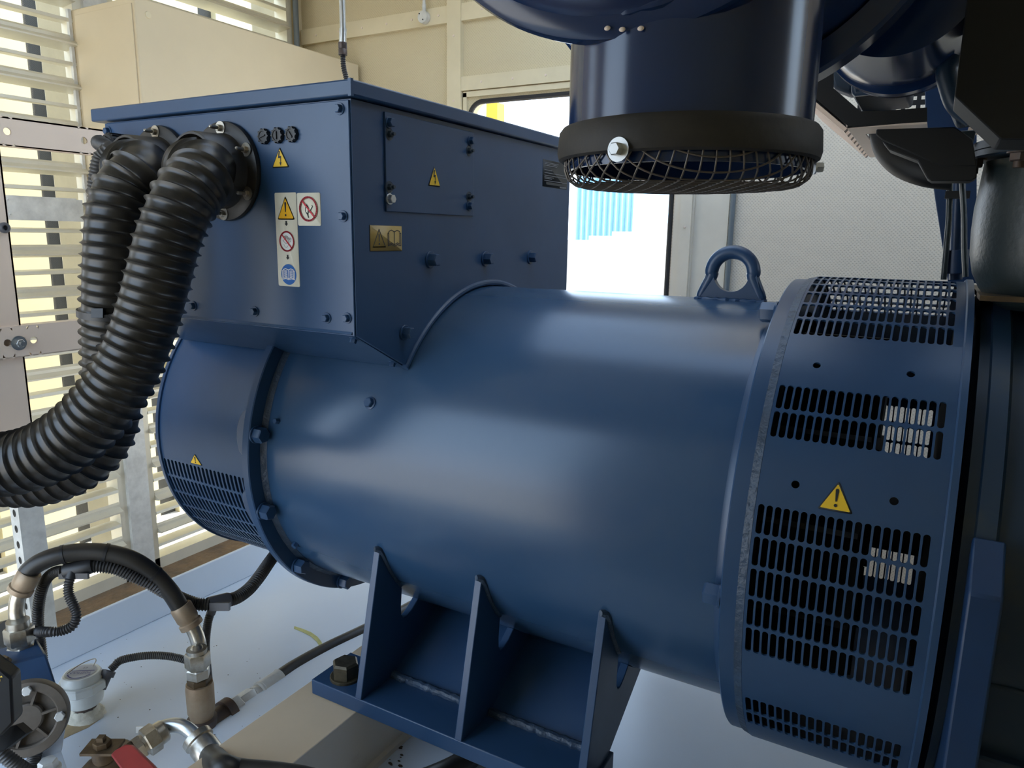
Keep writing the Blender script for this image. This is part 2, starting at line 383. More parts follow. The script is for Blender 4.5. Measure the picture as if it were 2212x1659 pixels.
def perforated(x0, x1, a_rows, cols_x, slot_w, R, thin, full, holes=(), ncol_ends=None):
    """sheet on the cylinder R between x0 and x1; a_rows: list of (angle0, angle1, slots?)"""
    g = G(); bm = g.bm
    P = lambda x, a: g.v(cy(x, a, R))
    nc = len(cols_x)
    pit = cols_x[1]-cols_x[0]
    for a0, a1, slots in a_rows:
        if not slots:
            hs = [h for h in holes if a0 < h[1] < a1]
            K = [-1, -0.41421356, 0, 0.41421356, 1]
            if hs:
                dA = degrees(0.010/R); hA = hs[0][1]
                av = [a0+(hA-dA-a0)*k/2 for k in range(2)]+[hA+dA*k for k in K]+[hA+dA+(a1-hA-dA)*k/2 for k in (1, 2)]
            else:
                sg = max(1, int(round((a1-a0)/2.5))); av = [a0+(a1-a0)*k/sg for k in range(sg+1)]
            xs = [x0]
            for hx, _ in hs: xs += [hx+0.010*k for k in K]
            xs.append(x1)
            for xa, xb in zip(xs, xs[1:]):
                for c0, c1 in zip(av, av[1:]):
                    if any(hx-0.0101 < xa and xb < hx+0.0101 and q-dA-0.001 < c0 and c1 < q+dA+0.001 for hx, q in hs): continue
                    g.face([P(xa, c0), P(xa, c1), P(xb, c1), P(xb, c0)])
            for hx, q in hs:
                n = 16; inn = []; out = []
                for k in range(n):
                    t = 2*pi*k/n; c, s_ = cos(t), sin(t); mm = max(abs(c), abs(s_))
                    inn.append(P(hx+0.0052*c, q+degrees(0.0052/R)*s_)); out.append(P(hx+0.010*c/mm, q+dA*s_/mm))
                for k in range(n): j = (k+1) % n; g.face([inn[k], inn[j], out[j], out[k]])
            continue
        am = (a0+a1)/2; ha = (a1-a0)/2; gap = thin
        hw = slot_w/2; hl = ha-degrees(gap/2/R); rad = degrees(hw*0.9/R)
        for b0, b1 in ((x0, cols_x[0]-pit/2), (cols_x[-1]+pit/2, x1)):
            if b1-b0 > 1e-5:
                g.face([P(b0, a0), P(b0, am), P(b0, a1), P(b1, a1), P(b1, am), P(b1, a0)])
        for cx in cols_x:
            inn, out = [], []
            def add(dx, da, ox, oa): inn.append(P(cx+dx, am+da)); out.append(P(cx+ox, am+oa))
            N = 6; hp = pit/2
            for k in range(N+1):
                t = pi*k/N; dx, da = hw*cos(t), (hl-rad)+rad*sin(t)
                if k == 0: add(dx, da, hp, hl-rad)
                elif k == N: add(dx, da, -hp, hl-rad)
                elif k == 1: add(dx, da, hp, ha)
                elif k == N-1: add(dx, da, -hp, ha)
                else: add(dx, da, hp*(1-2*(k-1)/(N-2)), ha)
            add(-hw, 0, -hp, 0)
            for k in range(N+1):
                t = pi+pi*k/N; dx, da = hw*cos(t), -(hl-rad)+rad*sin(t)
                if k == 0: add(dx, da, -hp, -(hl-rad))
                elif k == N: add(dx, da, hp, -(hl-rad))
                elif k == 1: add(dx, da, -hp, -ha)
                elif k == N-1: add(dx, da, hp, -ha)
                else: add(dx, da, -hp*(1-2*(k-1)/(N-2)), -ha)
            add(hw, 0, hp, 0)
            n = len(inn)
            for k in range(n):
                j = (k+1) % n; g.face([inn[k], inn[j], out[j], out[k]])
    bmesh.ops.remove_doubles(bm, verts=bm.verts, dist=1e-5)
    bm.normal_update()
    rev = []
    for f in bm.faces:
        c = f.calc_center_median()
        if f.normal.dot(V((0, c.y, c.z-ZC))) < 0: rev.append(f)
    bmesh.ops.reverse_faces(bm, faces=rev)
    return g

# ---- end bracket with its grille
rows = [(-97, 97, False)]+[(97+7.3*k, 97+7.3*(k+1), True) for k in range(8)]+[(97+7.3*8, 263, False)]
cols = [-1.4870+0.0131*k for k in range(24)]
g = perforated(-1.500, -1.174, rows, cols, 0.0078, 0.356, 0.0045, True)
eb = obj('end_bracket', g, 'blue', alt, solid=0.004, ang=25)
g = G(); g.lathe((0, 0, ZC), (1, 0, 0), [(0.30, -1.505), (0.358, -1.505), (0.360, -1.502), (0.360, -1.493), (0.355, -1.492), (0.30, -1.500)], 128, closed=True)
g.lathe((0, 0, ZC), (1, 0, 0), [(0, -1.497), (0.34, -1.497)], 64)
obj('rim', g, 'blue', eb)
g = G(); g.lathe((0, 0, ZC), (1, 0, 0), [(0, -1.46), (0.15, -1.46), (0.15, -1.30), (0.27, -1.28), (0.27, -1.18), (0, -1.18)], 48)
obj('exciter_core', g, 'black', alt)
for a in (80, 105.3, 132.5, 158):
    g = G(); pr = []
    for k in range(9):
        t = pi*k/8-pi/2
        pr.append((-1.174-0.036*max(0, cos(t))**0.6, a+5.2*sin(t)*(1.0+0.45*(1-cos(t)))))
    lo = [cy(x, q, 0.355) for x, q in pr]; hi = [cy(x, q, 0.352+0.040*(1-0.25*((x+1.174)/-0.036))) for x, q in pr]
    A = [g.v(p) for p in lo]; B = [g.v(p) for p in hi]; g.face(B); g.face(A[::-1])
    for k in range(9): j = (k+1) % 9; g.face([A[k], A[j], B[j], B[k]])
    obj('cast_lug', g, 'blue', eb, bevel=0.003)
L = Lab(lambda u, v, h: cy(u, v, 0.3562+h))
def warn_cyl(name, x, a_top, a_bot, half, R, parent, label=None):
    L = Lab(lambda u, v, h: cy(u, -v/R*180/pi, R+0.0004+h))
    L.warn(x, -radians(a_bot)*R, -radians(a_top)*R, half); return L.done(name, parent, label)
warn_cyl('warning_label', -1.374, 92.6, 96.6, 0.0205, 0.356, eb, 'small yellow triangle with black exclamation mark')

# ---- drive end
g = G(); g.lathe((0, 0, ZC), (1, 0, 0), [(0.345, -0.207), (0.400, -0.207), (0.402, -0.205), (0.402, -0.184), (0.345, -0.184)], 160, closed=True)
df = obj('drive_flange', g, 'blue', alt)
g = G(); g.lathe((0, 0, ZC), (1, 0, 0), [(0.398, -0.185), (0.4045, -0.184), (0.4060, -0.178), (0.4075, -0.1725), (0.398, -0.170)], 160)
obj('weld_seam', g, 'weld', df)
g = G(); g.lathe((0, 0, ZC), (1, 0, 0), [(0.360, -0.224), (0.361, -0.213), (0.366, -0.207)], 160); obj('weld_seam', g, 'blue', df)
for q in ((1658, 707), (1556, 1250)):
    p = pl(q[0], q[1], 'x', -0.222); a = degrees(atan2(-p.y, p.z-ZC)); 
    for aa in (a, -a):
        g = G(); g.hexbolt(cy(-0.207, aa, 0.384), (-1, 0, 0), 0.0165, 0.026, 1.1, 0.15, rot=0.1); obj('bolt', g, 'blue', df)

rows = []; 
def grp(a, b, n): return [(a+(b-a)*k/n, a+(b-a)*(k+1)/n, True) for k in range(n)]
pos = [(35.3, 48.2, False)]+grp(48.2, 59.9, 2)+[(59.9, 72.4, False)]+grp(72.4, 103.2, 5)+[(103.2, 116.3, False)]+grp(116.3, 128.3, 2)
neg = [(-b, -a, s_) for a, b, s_ in pos][::-1]
rows = neg+grp(-35.3, 35.3, 12)+pos+[(128.3, 231.7, False)]
hl = [(-0.126, 43.1), (-0.010, 43.1), (-0.126, 68), (-0.010, 68)]
g = perforated(-0.172, 0.046, rows, [-0.1640+0.01078*k for k in range(19)], 0.0080, 0.408, 0.0040, True, hl)
fs = obj('fan_screen', g, 'blue', alt, solid=0.003, ang=25)
tag_l = warn_cyl('warning_label', -0.0748, 66.1, 71.6, 0.0210, 0.408, fs, 'yellow triangle with black exclamation mark')
g = G(); g.lathe((0, 0, ZC), (1, 0, 0), [(0.36, 0.046), (0.410, 0.046), (0.412, 0.048), (0.412, 0.056), (0.36, 0.056)], 160, closed=True)
obj('coupling_flange', g, 'blue', alt)
g = G(); g.lathe((0, 0, ZC), (1, 0, 0), [(0, -0.195), (0.16, -0.195), (0.30, -0.190), (0.31, -0.185), (0.31, -0.180), (0.16, -0.176), (0.10, -0.05), (0.055, -0.04), (0.055, 0.05), (0, 0.05)], 64)
for k in range(14):
    t = 2*pi*k/14; c, s_ = cos(t), sin(t); 
    g.obox((-0.115, 0.225*s_, ZC+0.225*c), (0, s_, c), (0, c, -s_), (1, 0, 0), 0.085, 0.004, 0.066)
obj('cooling_fan', g, 'black', alt)
g = G(); g.lathe((0, 0, ZC), (1, 0, 0), [(0.10, 0.036), (0.20, 0.036), (0.22, 0.042), (0.35, 0.044), (0.35, 0.052), (0.10, 0.052)], 96, closed=True)
obj('flex_disc', g, 'black', alt)

# ---- lifting eye
ex, ez = -0.316, 1.258
g = G(); n = 40; outl = []
for k in range(n):
    t = 2*pi*k/n; c, s_ = cos(t), sin(t)
    if s_ >= -0.05: p = (ex+0.045*c, ez+0.045*s_)
    else:
        q = min(1, -s_*1.6); w = 0.045+0.0125*q
        dz = -0.047*q; p = (ex+max(-1, min(1, c*1.6 if q > 0.99 else c*(1+0.6*q)))*w, ez+dz)
    outl.append(p)
for y0, sg in ((-0.009, 1), (0.009, -1)):
    A = [g.v((x, y0, z)) for x, z in outl]; B = [g.v((ex+0.0315*cos(2*pi*k/n), y0, ez+0.0315*sin(2*pi*k/n))) for k in range(n)]
    for k in range(n): j = (k+1) % n; g.face([A[k], A[j], B[j], B[k]])
    if sg > 0: A0, B0 = A, B
for k in range(n):
    j = (k+1) % n; g.face([A0[k], A0[j], A[j], A[k]]); g.face([B0[k], B0[j], B[j], B[k]])
pth = [V((ex-0.0545, 0, 1.213)), V((ex-0.052, 0, 1.222))]+[V((ex+0.0375*cos(t), 0, ez+0.002+0.0375*sin(t))) for t in [radians(q) for q in range(190, -11, -10)]]+[V((ex+0.052, 0, 1.222)), V((ex+0.0545, 0, 1.213))]
pth = smooth_path(pth, 3)
nn = len(pth); g.tube(pth, [0.0125-0.004*max(0, 1-min(i, nn-1-i)/10.0) for i in range(nn)], 14)
le = obj('lifting_eye', g, 'blue', alt, ang=50)
g = G(); g.tube([V((ex-0.062+0.0062*k, -0.011-0.0015*sin(k*1.7), 1.2105)) for k in range(21)], [0.005+0.0012*sin(k*2.3) for k in range(21)], 10)
g.tube([V((ex-0.062+0.0062*k, 0.011, 1.2105)) for k in range(21)], 0.005, 10)
obj('weld_bead', g, 'blue', le)

# ---- mounting foot
g = G(); g.box(-0.999, -0.392, -0.402, -0.286, 0.403, 0.435)
ft = obj('mounting_foot', g, 'blue', alt, bevel=0.002)
zc_ = lambda y: ZC-sqrt(0.361**2-y*y)
def gus(x0):
    g = G(); ys = [-0.336, -0.31, -0.288]
    pts = [(-0.404, 0.4355), (-0.338, ZC-sqrt(0.36**2-0.336**2)-0.0)]+[(y, zc_(y)) for y in ys[1:]]
    pts += [(-0.272, zc_(-0.272)), (-0.276, 0.575), (-0.275, 0.556), (-0.268, 0.545), (-0.256, 0.544), (-0.240, 0.551), (-0.218, 0.566), (-0.214, zc_(-0.214))]
    pts += [(-0.17, zc_(-0.17)), (-0.142, zc_(-0.142)), (-0.300, 0.4355)]
    g.prism([(x0, y, z) for y, z in pts], (0.015, 0, 0))
    o = obj('gusset', g, 'blue', ft, bevel=0.0015)
    g = G(); g.tube([V((x0+0.007, -0.345, 0.724)), V((x0+0.012, -0.336, 0.722)), V((x0+0.016, -0.330, 0.709)), V((x0+0.016, -0.310, 0.670)), V((x0+0.016, -0.288, 0.637)), V((x0+0.016, -0.276, 0.622))], [0.005, 0.008, 0.006, 0.0055, 0.0055, 0.005], 8)
    obj('weld_bead', g, 'weld', o); return o
for x0 in (-0.882, -0.650, -0.412): gus(x0)
g = G(); g.prism([(-0.875, -0.306, 0.435), (-0.875, -0.146, zc_(-0.146)), (-0.875, -0.128, zc_(-0.128)), (-0.875, -0.290, 0.435)], (0.47, 0, 0))
obj('web_plate', g, 'blue', ft)
g = G()
for xa, xb in ((-0.865, -0.652), (-0.633, -0.414)):
    pp = [V((xa+(xb-xa)*k/24, -0.309+0.0012*sin(k*1.9), 0.4385)) for k in range(25)]; g.tube(pp, [0.0085+0.0012*sin(k*2.7) for k in range(25)], 10)
obj('weld_bead', g, 'weld', ft)
g = G(); g.hexbolt((-0.945, -0.360, 0.435), (0, 0, 1), 0.0275, 0.036, 1.16, 0.16, rot=0.55)
obj('foundation_bolt', g, 'bolt', ft)['label'] = 'dull bronze hex bolt'
# small fasteners on the shell
for q, rr, wsh in (((800, 871), 0.0095, 1.3), ((601, 910), 0.006, 0), ((640, 1174), 0.007, 0)):
    v = ray(*q); o_ = V((0, CAM.y, CAM.z-ZC)); a_ = v.y**2+v.z**2; b_ = o_.y*v.y+o_.z*v.z; c_ = o_.y**2+o_.z**2-0.36**2
    t = (-b_-sqrt(b_*b_-a_*c_))/a_; p = CAM+v*t
    g = G(); g.hexbolt(p, (0, p.y, p.z-ZC), rr, 0.010, wsh, 0.2); obj('shell_screw', g, 'blue', alt)

# ---- terminal box
bx0, bx1, by0, by1, bz1 = -1.480, -0.835, -0.424, 0.395, 1.530
g = G(); arc = [(y, ZC+sqrt(0.366**2-y*y)) for y in [-0.287+0.574*k/24 for k in range(25)]]
prof = [(by0, bz1), (by0, 1.150), (-0.292, 1.080)]+arc+[(0.292, 1.080), (by1, 1.150), (by1, bz1)]
g.prism([(bx0, y, z) for y, z in prof], (bx1-bx0, 0, 0))
tb = obj('terminal_box', g, 'blue', alt); tb['label'] = 'square blue steel terminal box saddled on the cylinder'
g = G(); g.box(-1.482, -0.837, -0.4275, -0.424, 1.149, 1.528); obj('front_panel', g, 'blue', tb, bevel=0.001)
g = G(); g.prism([(-1.482, -0.430, 1.152), (-1.482, -0.285, 1.074), (-1.482, -0.283, 1.078), (-1.482, -0.428, 1.156)], (0.640, 0, 0)); obj('sloping_panel', g, 'blue', tb)
g = G(); g.box(-1.512, -0.822, -0.437, 0.408, 1.532, 1.557); lid = obj('lid', g, 'blue', tb, bevel=0.003)
g = G(); g.box(-0.8275, -0.8215, -0.4385, -0.4320, 1.531, 1.5575); obj('corner_fold', g, 'blue', lid)
g = G(); g.tube([V((bx1-0.002, y, ZC+sqrt(0.366**2-y*y)+0.002)) for y in [-0.292+0.584*k/40 for k in range(41)]], 0.0068, 10)
obj('saddle_seal', g, 'blue', tb)
g = G(); g.box(bx1-0.001, bx1+0.0035, -0.344, -0.066, 1.358, 1.522); ac = obj('access_cover', g, 'blue', tb, bevel=0.001)
for px, py, kind in ((840, 265, 0), (841, 430, 0), (1016, 304, 0), (1013, 445, 0), (841, 290, 1), (841, 404, 1), (1013, 326, 1), (1013, 425, 1)):
    p = pl(px, py, 'x', bx1+0.0035); g = G()
    if kind == 0: g.hexbolt(p, (1, 0, 0), 0.0078, 0.010, 1.25, 0.2); obj('cover_bolt', g, 'blue' if px != 841 else 'chrome', ac)
    else:
        g.lathe(p, (1, 0, 0), [(0, 0.0002), (0.0095, 0.0002), (0.0100, 0.0006), (0.0104, 0.0), ], 20); g.hexbolt(p, (1, 0, 0), 0.0058, 0.007, 0); g.cyl(p, p+V((0.012, 0, 0)), 0.003)
        obj('recessed_nut', g, 'engine', ac)
for y, z, r_ in ((-0.213, 1.273, 0.0125), (-0.014, 1.271, 0.0125), (0.189, 1.271, 0.0125), (-0.295, 1.142, 0.011)):
    g = G(); g.hexbolt((bx1, y, z), (1, 0, 0), r_, 0.019, 1.3, 0.16); obj('bolt', g, 'blue', tb)
for x, z in ((-0.855, 1.515), (-0.854, 1.347), (-0.852, 1.179), (-0.898, 1.176), (-1.075, 1.176), (-1.247, 1.176), (-1.471, 1.513)):
    g = G(); g.hexbolt((x, -0.4275, z), (0, -1, 0), 0.0068, 0.009, 1.4, 0.2); obj('panel_bolt', g, 'blue', tb)
sl = V((0, -0.078, -0.145)).normalized()
for x, t in ((-0.853, 0.022), (-0.853, 0.140)):
    p = V((x, -0.430, 1.153))+V((0, 0.145, -0.078)).normalized()*t; g = G(); g.hexbolt(p, sl, 0.006, 0.009, 1.4, 0.2); obj('panel_bolt', g, 'blue', tb)
for x, rt in ((-1.027, 0.3), (-0.994, 1.57), (-0.961, 2.2)):
    g = G(); p = V((x, -0.4275, 1.4810)); n = V((0, -1, 0))
    g.lathe(p, n, [(0, 0), (0.0125, 0), (0.0125, 0.004), (0.0112, 0.007), (0.0085, 0.0072), (0.0080, 0.0060), (0, 0.0060)], 28)
    for k in range(10):
        t = 2*pi*k/10; g.obox(p+V((0.0117*cos(t), -0.0035, 0.0117*sin(t))), (cos(t), 0, sin(t)), (-sin(t), 0, cos(t)), n, 0.0015, 0.0012, 0.0035)
    g.obox(p+n*0.0068, (cos(rt), 0, sin(rt)), (-sin(rt), 0, cos(rt)), n, 0.0065, 0.0009, 0.0012)
    obj('blanking_plug', g, 'plastic', tb)
# labels on the hose face
Fy = lambda u, v, h: V((u, -0.4277-h, v))
L = Lab(Fy); L.warn(-0.9930, 1.4283, 1.4625, 0.0205, 'yellow', 'bolt'); L.done('warning_label', tb, 'yellow triangle with a black lightning arrow below three black plugs')
L = Lab(Fy); L.rrect(-1.0108, -0.9588, 1.2262, 1.3868, 0.003, 'paper')
L.warn(-0.9850, 1.3410, 1.3815, 0.0212, 'orange')
for z in (1.3345, 1.2765):
    L.poly([(-0.9868, z+0.0045), (-0.9832, z+0.0045), (-0.9832, z), (-0.9810, z), (-0.9850, z-0.0040), (-0.9890, z), (-0.9868, z)], 'ink', 2)
c = (-0.9848, 1.3042); L.disc(*c, 0.0155, 'whiteink', 2)
q = lambda a, b: (c[0]+a*0.0155, c[1]+b*0.0155)
hand = [(-.62, .10), (-.30, .22), (-.40, .55), (-.28, .58), (-.14, .28), (-.16, .62), (-.02, .62), (0, .28), (.06, .56), (.18, .54), (.16, .20), (.24, .42), (.34, .38), (.28, 0), (.18, -.20), (-.25, -.20), (-.62, .10)]
L.line([q(*p) for p in hand], 0.0006, 'ink', 3)
L.line([q(.34, -.08), q(.62, -.02), q(.70, .30), q(.56, .40), q(.50, .16), q(.40, .16), q(.40, .40), q(.30, .20)], 0.0006, 'ink', 3)
L.line([q(-.28+.30*cos(t)*1.1+.15, -.32+.34*sin(t)) for t in [pi+pi*k/10 for k in range(11)]], 0.0005, 'ink', 3)
L.ringc(*c, 0.0165, 0.0027, 'redink', 4); L.line([q(-.70, .70), q(.70, -.70)], 0.0025, 'redink', 4)
L.disc(-0.9843, 1.2470, 0.0180, 'blueink', 2, ru=0.0185); L.book(-0.9843, 1.2470, 0.0290, 0.0200, 'whiteink', 0.0012, 'whiteink', 3)
L.done('instruction_label', tb, 'tall cream strip with warning triangle, spanner ban and open book')
L = Lab(Fy); L.rrect(-0.9572, -0.9040, 1.3312, 1.3858, 0.003, 'paper'); c = (-0.9305, 1.3590)
q = lambda a, b: (c[0]+a*0.018, c[1]+b*0.018)
L.poly([q(-.42, .10), q(-.34, .34), q(-.30, .18), q(-.22, .52), q(-.12, .28), q(-.06, .34), q(-.02, .05), q(.04, -.10), q(-.10, -.52), q(-.26, -.48), q(-.44, -.20)], 'ink', 3)
L.poly([q(-.30, .02), q(-.20, .22), q(-.12, .05), q(-.06, -.10), q(-.14, -.36), q(-.30, -.25)], 'paper', 4)
L.line([q(.06, -.26), q(.46, .28)], 0.0030, 'ink', 3); L.line([q(.09, -.20), q(.44, .27)], 0.0018, 'paper', 4)
L.line([q(-.16, -.48), q(-.05, -.78)], 0.002, 'ink', 3)
L.ringc(*c, 0.0195, 0.0030, 'redink', 5); L.line([q(-.72, .72), q(.72, -.72)], 0.0028, 'redink', 5)
L.done('no_flame_label', tb, 'square cream label with a red no-naked-flame sign')
Fx = lambda u, v, h: V((bx1+0.0002+h, u, v))
L = Lab(lambda u, v, h: V((bx1+0.0037+h, u, v))); L.warn(-0.2035, 1.4085, 1.4460, 0.0195, 'yellow', 'bolt'); L.done('warning_label', ac, 'yellow triangle with a black lightning arrow on the access cover')
L = Lab(Fx); L.rrect(-0.3865, -0.2990, 1.2900, 1.3345, 0.0008, 'goldink'); L.rrect(-0.3853, -0.3002, 1.2910, 1.3335, 0.0008, 'gold', 2)
t3 = [(-0.3795, 1.2975), (-0.3465, 1.2975), (-0.3630, 1.3275), (-0.3795, 1.2975), (-0.3465, 1.2975)]; L.line(t3, 0.0016, 'goldink', 3)
L.excl(-0.3630, 1.3010, 1.3195, 0.0036, 'goldink'); L.book(-0.3215, 1.3120, 0.0360, 0.0290, 'goldink', 0.0014, None, 3)
L.done('gold_label', tb, 'gold rectangular label with warning triangle and open book')
L = Lab(Fx); L.rrect(0.244, 0.378, 1.4375, 1.5000, 0.001, 'ink')
for z, w in ((1.4935, .075), (1.4905, .070), (1.4870, .066), (1.4765, .040), (1.4700, .125), (1.4640, .125), (1.4600, .05), (1.4570, .04), (1.4520, .125)): L.line([(0.2500, z), (0.2500+w, z)], 0.0012, 'greyink', 3)
L.line([(0.262, 1.446), (0.36, 1.446)], 0.006, 'goldink', 3)
for z in (1.4415, 1.4395): L.line([(0.335, z), (0.370, z)], 0.0012, 'greyink', 3)
L.done('rating_plate', tb, 'small black plate with faint grey lines')

# ================================================================ CABLE CONDUITS AND SMALL CABLES
def flange(parent, cx, cz, lo):
    g = G(); n = V((0, -1, 0)); p = V((cx, -0.4275, cz))
    g.lathe(p, n, [(0.050, 0), (0.0855, 0), (0.0868, 0.004), (0.0855, 0.009), (0.080, 0.011), (0.066, 0.012), (0.0640, 0.016), (0.0625, 0.070), (0.0605, 0.0745), (0.0570, 0.0745), (0.0560, 0.040), (0.050, 0.040)], 72, closed=True)
    o = obj('flange_collar', g, 'rubber', parent)
    for k in range(6):
        t = radians(88-60*k); q = p+V((0.0740*cos(t), -0.0115, 0.0740*sin(t))); g = G()
        g.lathe(q, n, [(0, 0), (0.0118, 0), (0.0118, 0.0016), (0, 0.0016)], 24); g.hexbolt(q+n*0.0016, n, 0.0062, 0.0062, 0, rot=k)
        g.cyl(q, q+n*0.021, 0.0033, seg=12); g.sphere(q+n*0.021, 0.0032, seg=10)
        obj('stud_nut', g, 'steel', parent)
h1 = thing('cable_conduit', 'front black ribbed cable hose curving down from the terminal box, nearest the plugs', 'hose', (-1.128, -0.43, 1.34), 'twin ribbed cable hoses')
flange(h1, -1.128, 1.425, 0)
g = G(); ribbed(g, [V((-1.128, -0.455, 1.425)), V((-1.132, -0.490, 1.4225)), at(440, 376, 1.235), at(398, 432, 1.200), at(364, 515, 1.190), at(342, 600, 1.190), at(320, 680, 1.195), at(290, 762, 1.20), at(243, 850, 1.205), at(172, 930, 1.21), at(90, 982, 1.215), at(0, 1004, 1.22), at(-110, 1005, 1.23), at(-300, 985, 1.26), at(-560, 940, 1.32), at(-800, 900, 1.38)], 0.0548, 0.0062, 0.0195, 10, 56)
obj('corrugated_tube', g, 'hose', h1, ang=60)
h2 = thing('cable_conduit', 'rear black ribbed cable hose, half hidden behind the front one, farther from the plugs', 'hose', (-1.31, -0.43, 1.34), 'twin ribbed cable hoses')
flange(h2, -1.310, 1.428, 0)
h2p = [V((-1.310, -0.455, 1.428)), V((-1.313, -0.495, 1.426)), at(306, 372, 1.315), at(270, 412, 1.292), at(252, 475, 1.285), at(246, 560, 1.292), at(243, 650, 1.31), at(243, 740, 1.335), at(243, 830, 1.355), at(235, 915, 1.365), at(200, 975, 1.365), at(140, 1015, 1.365), at(70, 1033, 1.37), at(0, 1030, 1.375), at(-110, 1015, 1.385), at(-300, 985, 1.41), at(-560, 930, 1.47), at(-800, 880, 1.53)]
g = G(); ribbed(g, h2p, 0.0548, 0.0062, 0.0195, 10, 56); obj('corrugated_tube', g, 'hose', h2, ang=60)
g = G(); c0 = at(242, 676, 1.315); dn = (at(243, 700, 1.320)-at(241, 655, 1.311)).normalized()
g.lathe(c0-dn*0.006+V((0, 0, 0)), dn, [(0.0545, 0), (0.0560, 0), (0.0560, 0.012), (0.0545, 0.012)], 48, closed=True)
bk = at(213, 677, 1.264); g.obox(bk, CR, -CD, CF, 0.010, 0.008, 0.005)
obj('cable_tie', g, 'plastic', h2)

h3 = thing('cable_gland_conduit', 'thin black corrugated conduit in a gland at the upper corner of the terminal box', 'conduit', (-1.425, -0.43, 1.45))
gp = pl(272, 316, 'y', -0.4275); g = G()
g.lathe(gp, (0, -1, 0), [(0, 0), (0.0225, 0), (0.0225, 0.010), (0.0205, 0.013), (0.0205, 0.036), (0.0185, 0.040), (0.0150, 0.041), (0, 0.041)], 32)
for k in range(14):
    t = 2*pi*k/14; g.obox(gp+V((0.0208*cos(t), -0.024, 0.0208*sin(t))), (cos(t), 0, sin(t)), (-sin(t), 0, cos(t)), (0, 1, 0), 0.0016, 0.0016, 0.012)
obj('gland_nut', g, 'plastic', h3)
g = G(); ribbed(g, [gp+V((0, -0.030, 0)), gp+V((-0.004, -0.052, 0.001)), at(236, 321, 1.380), at(217, 342, 1.378), at(209, 375, 1.382), at(206, 410, 1.390), at(211, 450, 1.405), at(220, 500, 1.43), at(228, 560, 1.44), at(238, 640, 1.46)], 0.0145, 0.0018, 0.0062, 6, 24, True)
obj('corrugated_tube', g, 'loom', h3, ang=60)

def ceil_conduit():
    t = thing('drop_conduit', 'thin metal conduit hanging from the ceiling down to the terminal box lid', 'conduit', (-1.15, -0.05, 1.56))
    y = -0.05; a = pl(739, 0, 'y', y); b = pl(741, 66, 'y', y); c = pl(740, 92, 'y', y); d = pl(740, 112, 'y', y)
    g = G(); g.cyl(V((b.x, y, 2.50)), b, 0.0068, seg=20); g.cyl(b+V((0, 0, 0.004)), c, 0.0080, seg=20); obj('metal_pipe', g, 'chrome', t)
    g = G(); g.lathe(c, (0, 0, -1), [(0, 0), (0.0095, 0), (0.0095, 0.012), (0.0088, 0.013), (0.0095, 0.014), (0.0095, 0.026), (0, 0.026)], 24); obj('coupling', g, 'rust', t)
    e = V((b.x+0.016, y, 1.557)); g = G(); ribbed(g, [c+V((0, 0, -0.02)), c+V((0.001, 0, -0.05)), (c+e)/2+V((0.001, 0, 0)), e], 0.0062, 0.0014, 0.0048, 6, 16); obj('flexible_tube', g, 'loom', t, ang=60)
ceil_conduit()

# ================================================================ SETTING
XW, YW, YN, XE, ZT = -2.58, 1.20, -1.56, 2.30, 2.50
g = G(); g.box(XW-0.1, XE, YN, YW+0.06, -0.06, 0.0); struct('floor', g, 'floor')
hx0, hx1, hy0, hy1 = -1.40, 0.60, -0.33, 0.80
g = G(); g.box(XW, hx0, YN-0.06, YW+0.06, ZT, ZT+0.06); g.box(hx1, XE+0.06, YN-0.06, YW+0.06, ZT, ZT+0.06); g.box(hx0, hx1, YN-0.06, hy0, ZT, ZT+0.06); g.box(hx0, hx1, hy1, YW+0.06, ZT, ZT+0.06)
struct('ceiling', g, 'ceil')
g = G(); g.box(hx0+0.22, hx1+0.62, hy0+0.65, hy1+1.20, 4.20, 4.26)       # unseen sheet added to keep direct sun out of the ceiling opening
for x in (hx0-0.1, hx1+0.1):
    for y in (hy0+0.72, hy1+0.35): g.box(x+0.35, x+0.39, y-0.02, y+0.02, ZT+0.06, 4.20)
struct('sun_blocker', g, 'ceil')
dx0, dx1, dz0, dz1 = -1.669, -0.818, 0.06, 1.838
g = G()
g.box(XW, dx0, YW, YW+0.06, 0, ZT); g.mi = 1; g.box(dx1, XE, YW, YW+0.06, 0, ZT); g.mi = 0; g.box(dx0, dx1, YW, YW+0.06, dz1, ZT); g.box(dx0, dx1, YW, YW+0.06, 0, dz0)
def corner(g, cx, cz, sx, sz, r, y0, y1):
    pts = [(cx, cz)]+[(cx+sx*(r-r*sin(t)), cz+sz*(r-r*cos(t))) for t in [radians(90*k/8) for k in range(9)]]
    g.prism([(x, y0, z) for x, z in pts], (0, y1-y0, 0))
for cx, sx in ((dx0, 1), (dx1, -1)):
    corner(g, cx, dz1, sx, -1, 0.06, YW, YW+0.06)
struct('wall_back', g, ['panel', 'panelw'])
g = G()                                            # rubber seal round the door opening
ins = 0.004
loop = [(dx0+ins, dz0)]+[(dx0+ins+0.06-0.06*cos(t), dz1-ins-0.06+0.06*sin(t)) for t in [radians(90*k/8) for k in range(9)]]+[(dx1-ins-0.06+0.06*sin(t), dz1-ins-0.06+0.06*cos(t)) for t in [radians(90*k/8) for k in range(9)]]+[(dx1-ins, dz0)]
g.tube([V((x, YW+0.004, z)) for x, z in loop], 0.010, 10)
struct('door_1', g, 'rubseal')
g = G()
g.box(dx1+0.012, dx1+0.036, YW-0.012, YW, 0, dz1+0.04); g.box(dx1+0.036, -0.742, YW-0.022, YW, 0, ZT); g.box(-0.742, -0.736, YW-0.012, YW, 0, ZT)
struct('trim_1', g, 'trimw')
g = G(); g.box(-1.756, -1.692, YW-0.024, YW, 0, ZT); struct('trim_2', g, 'trim')
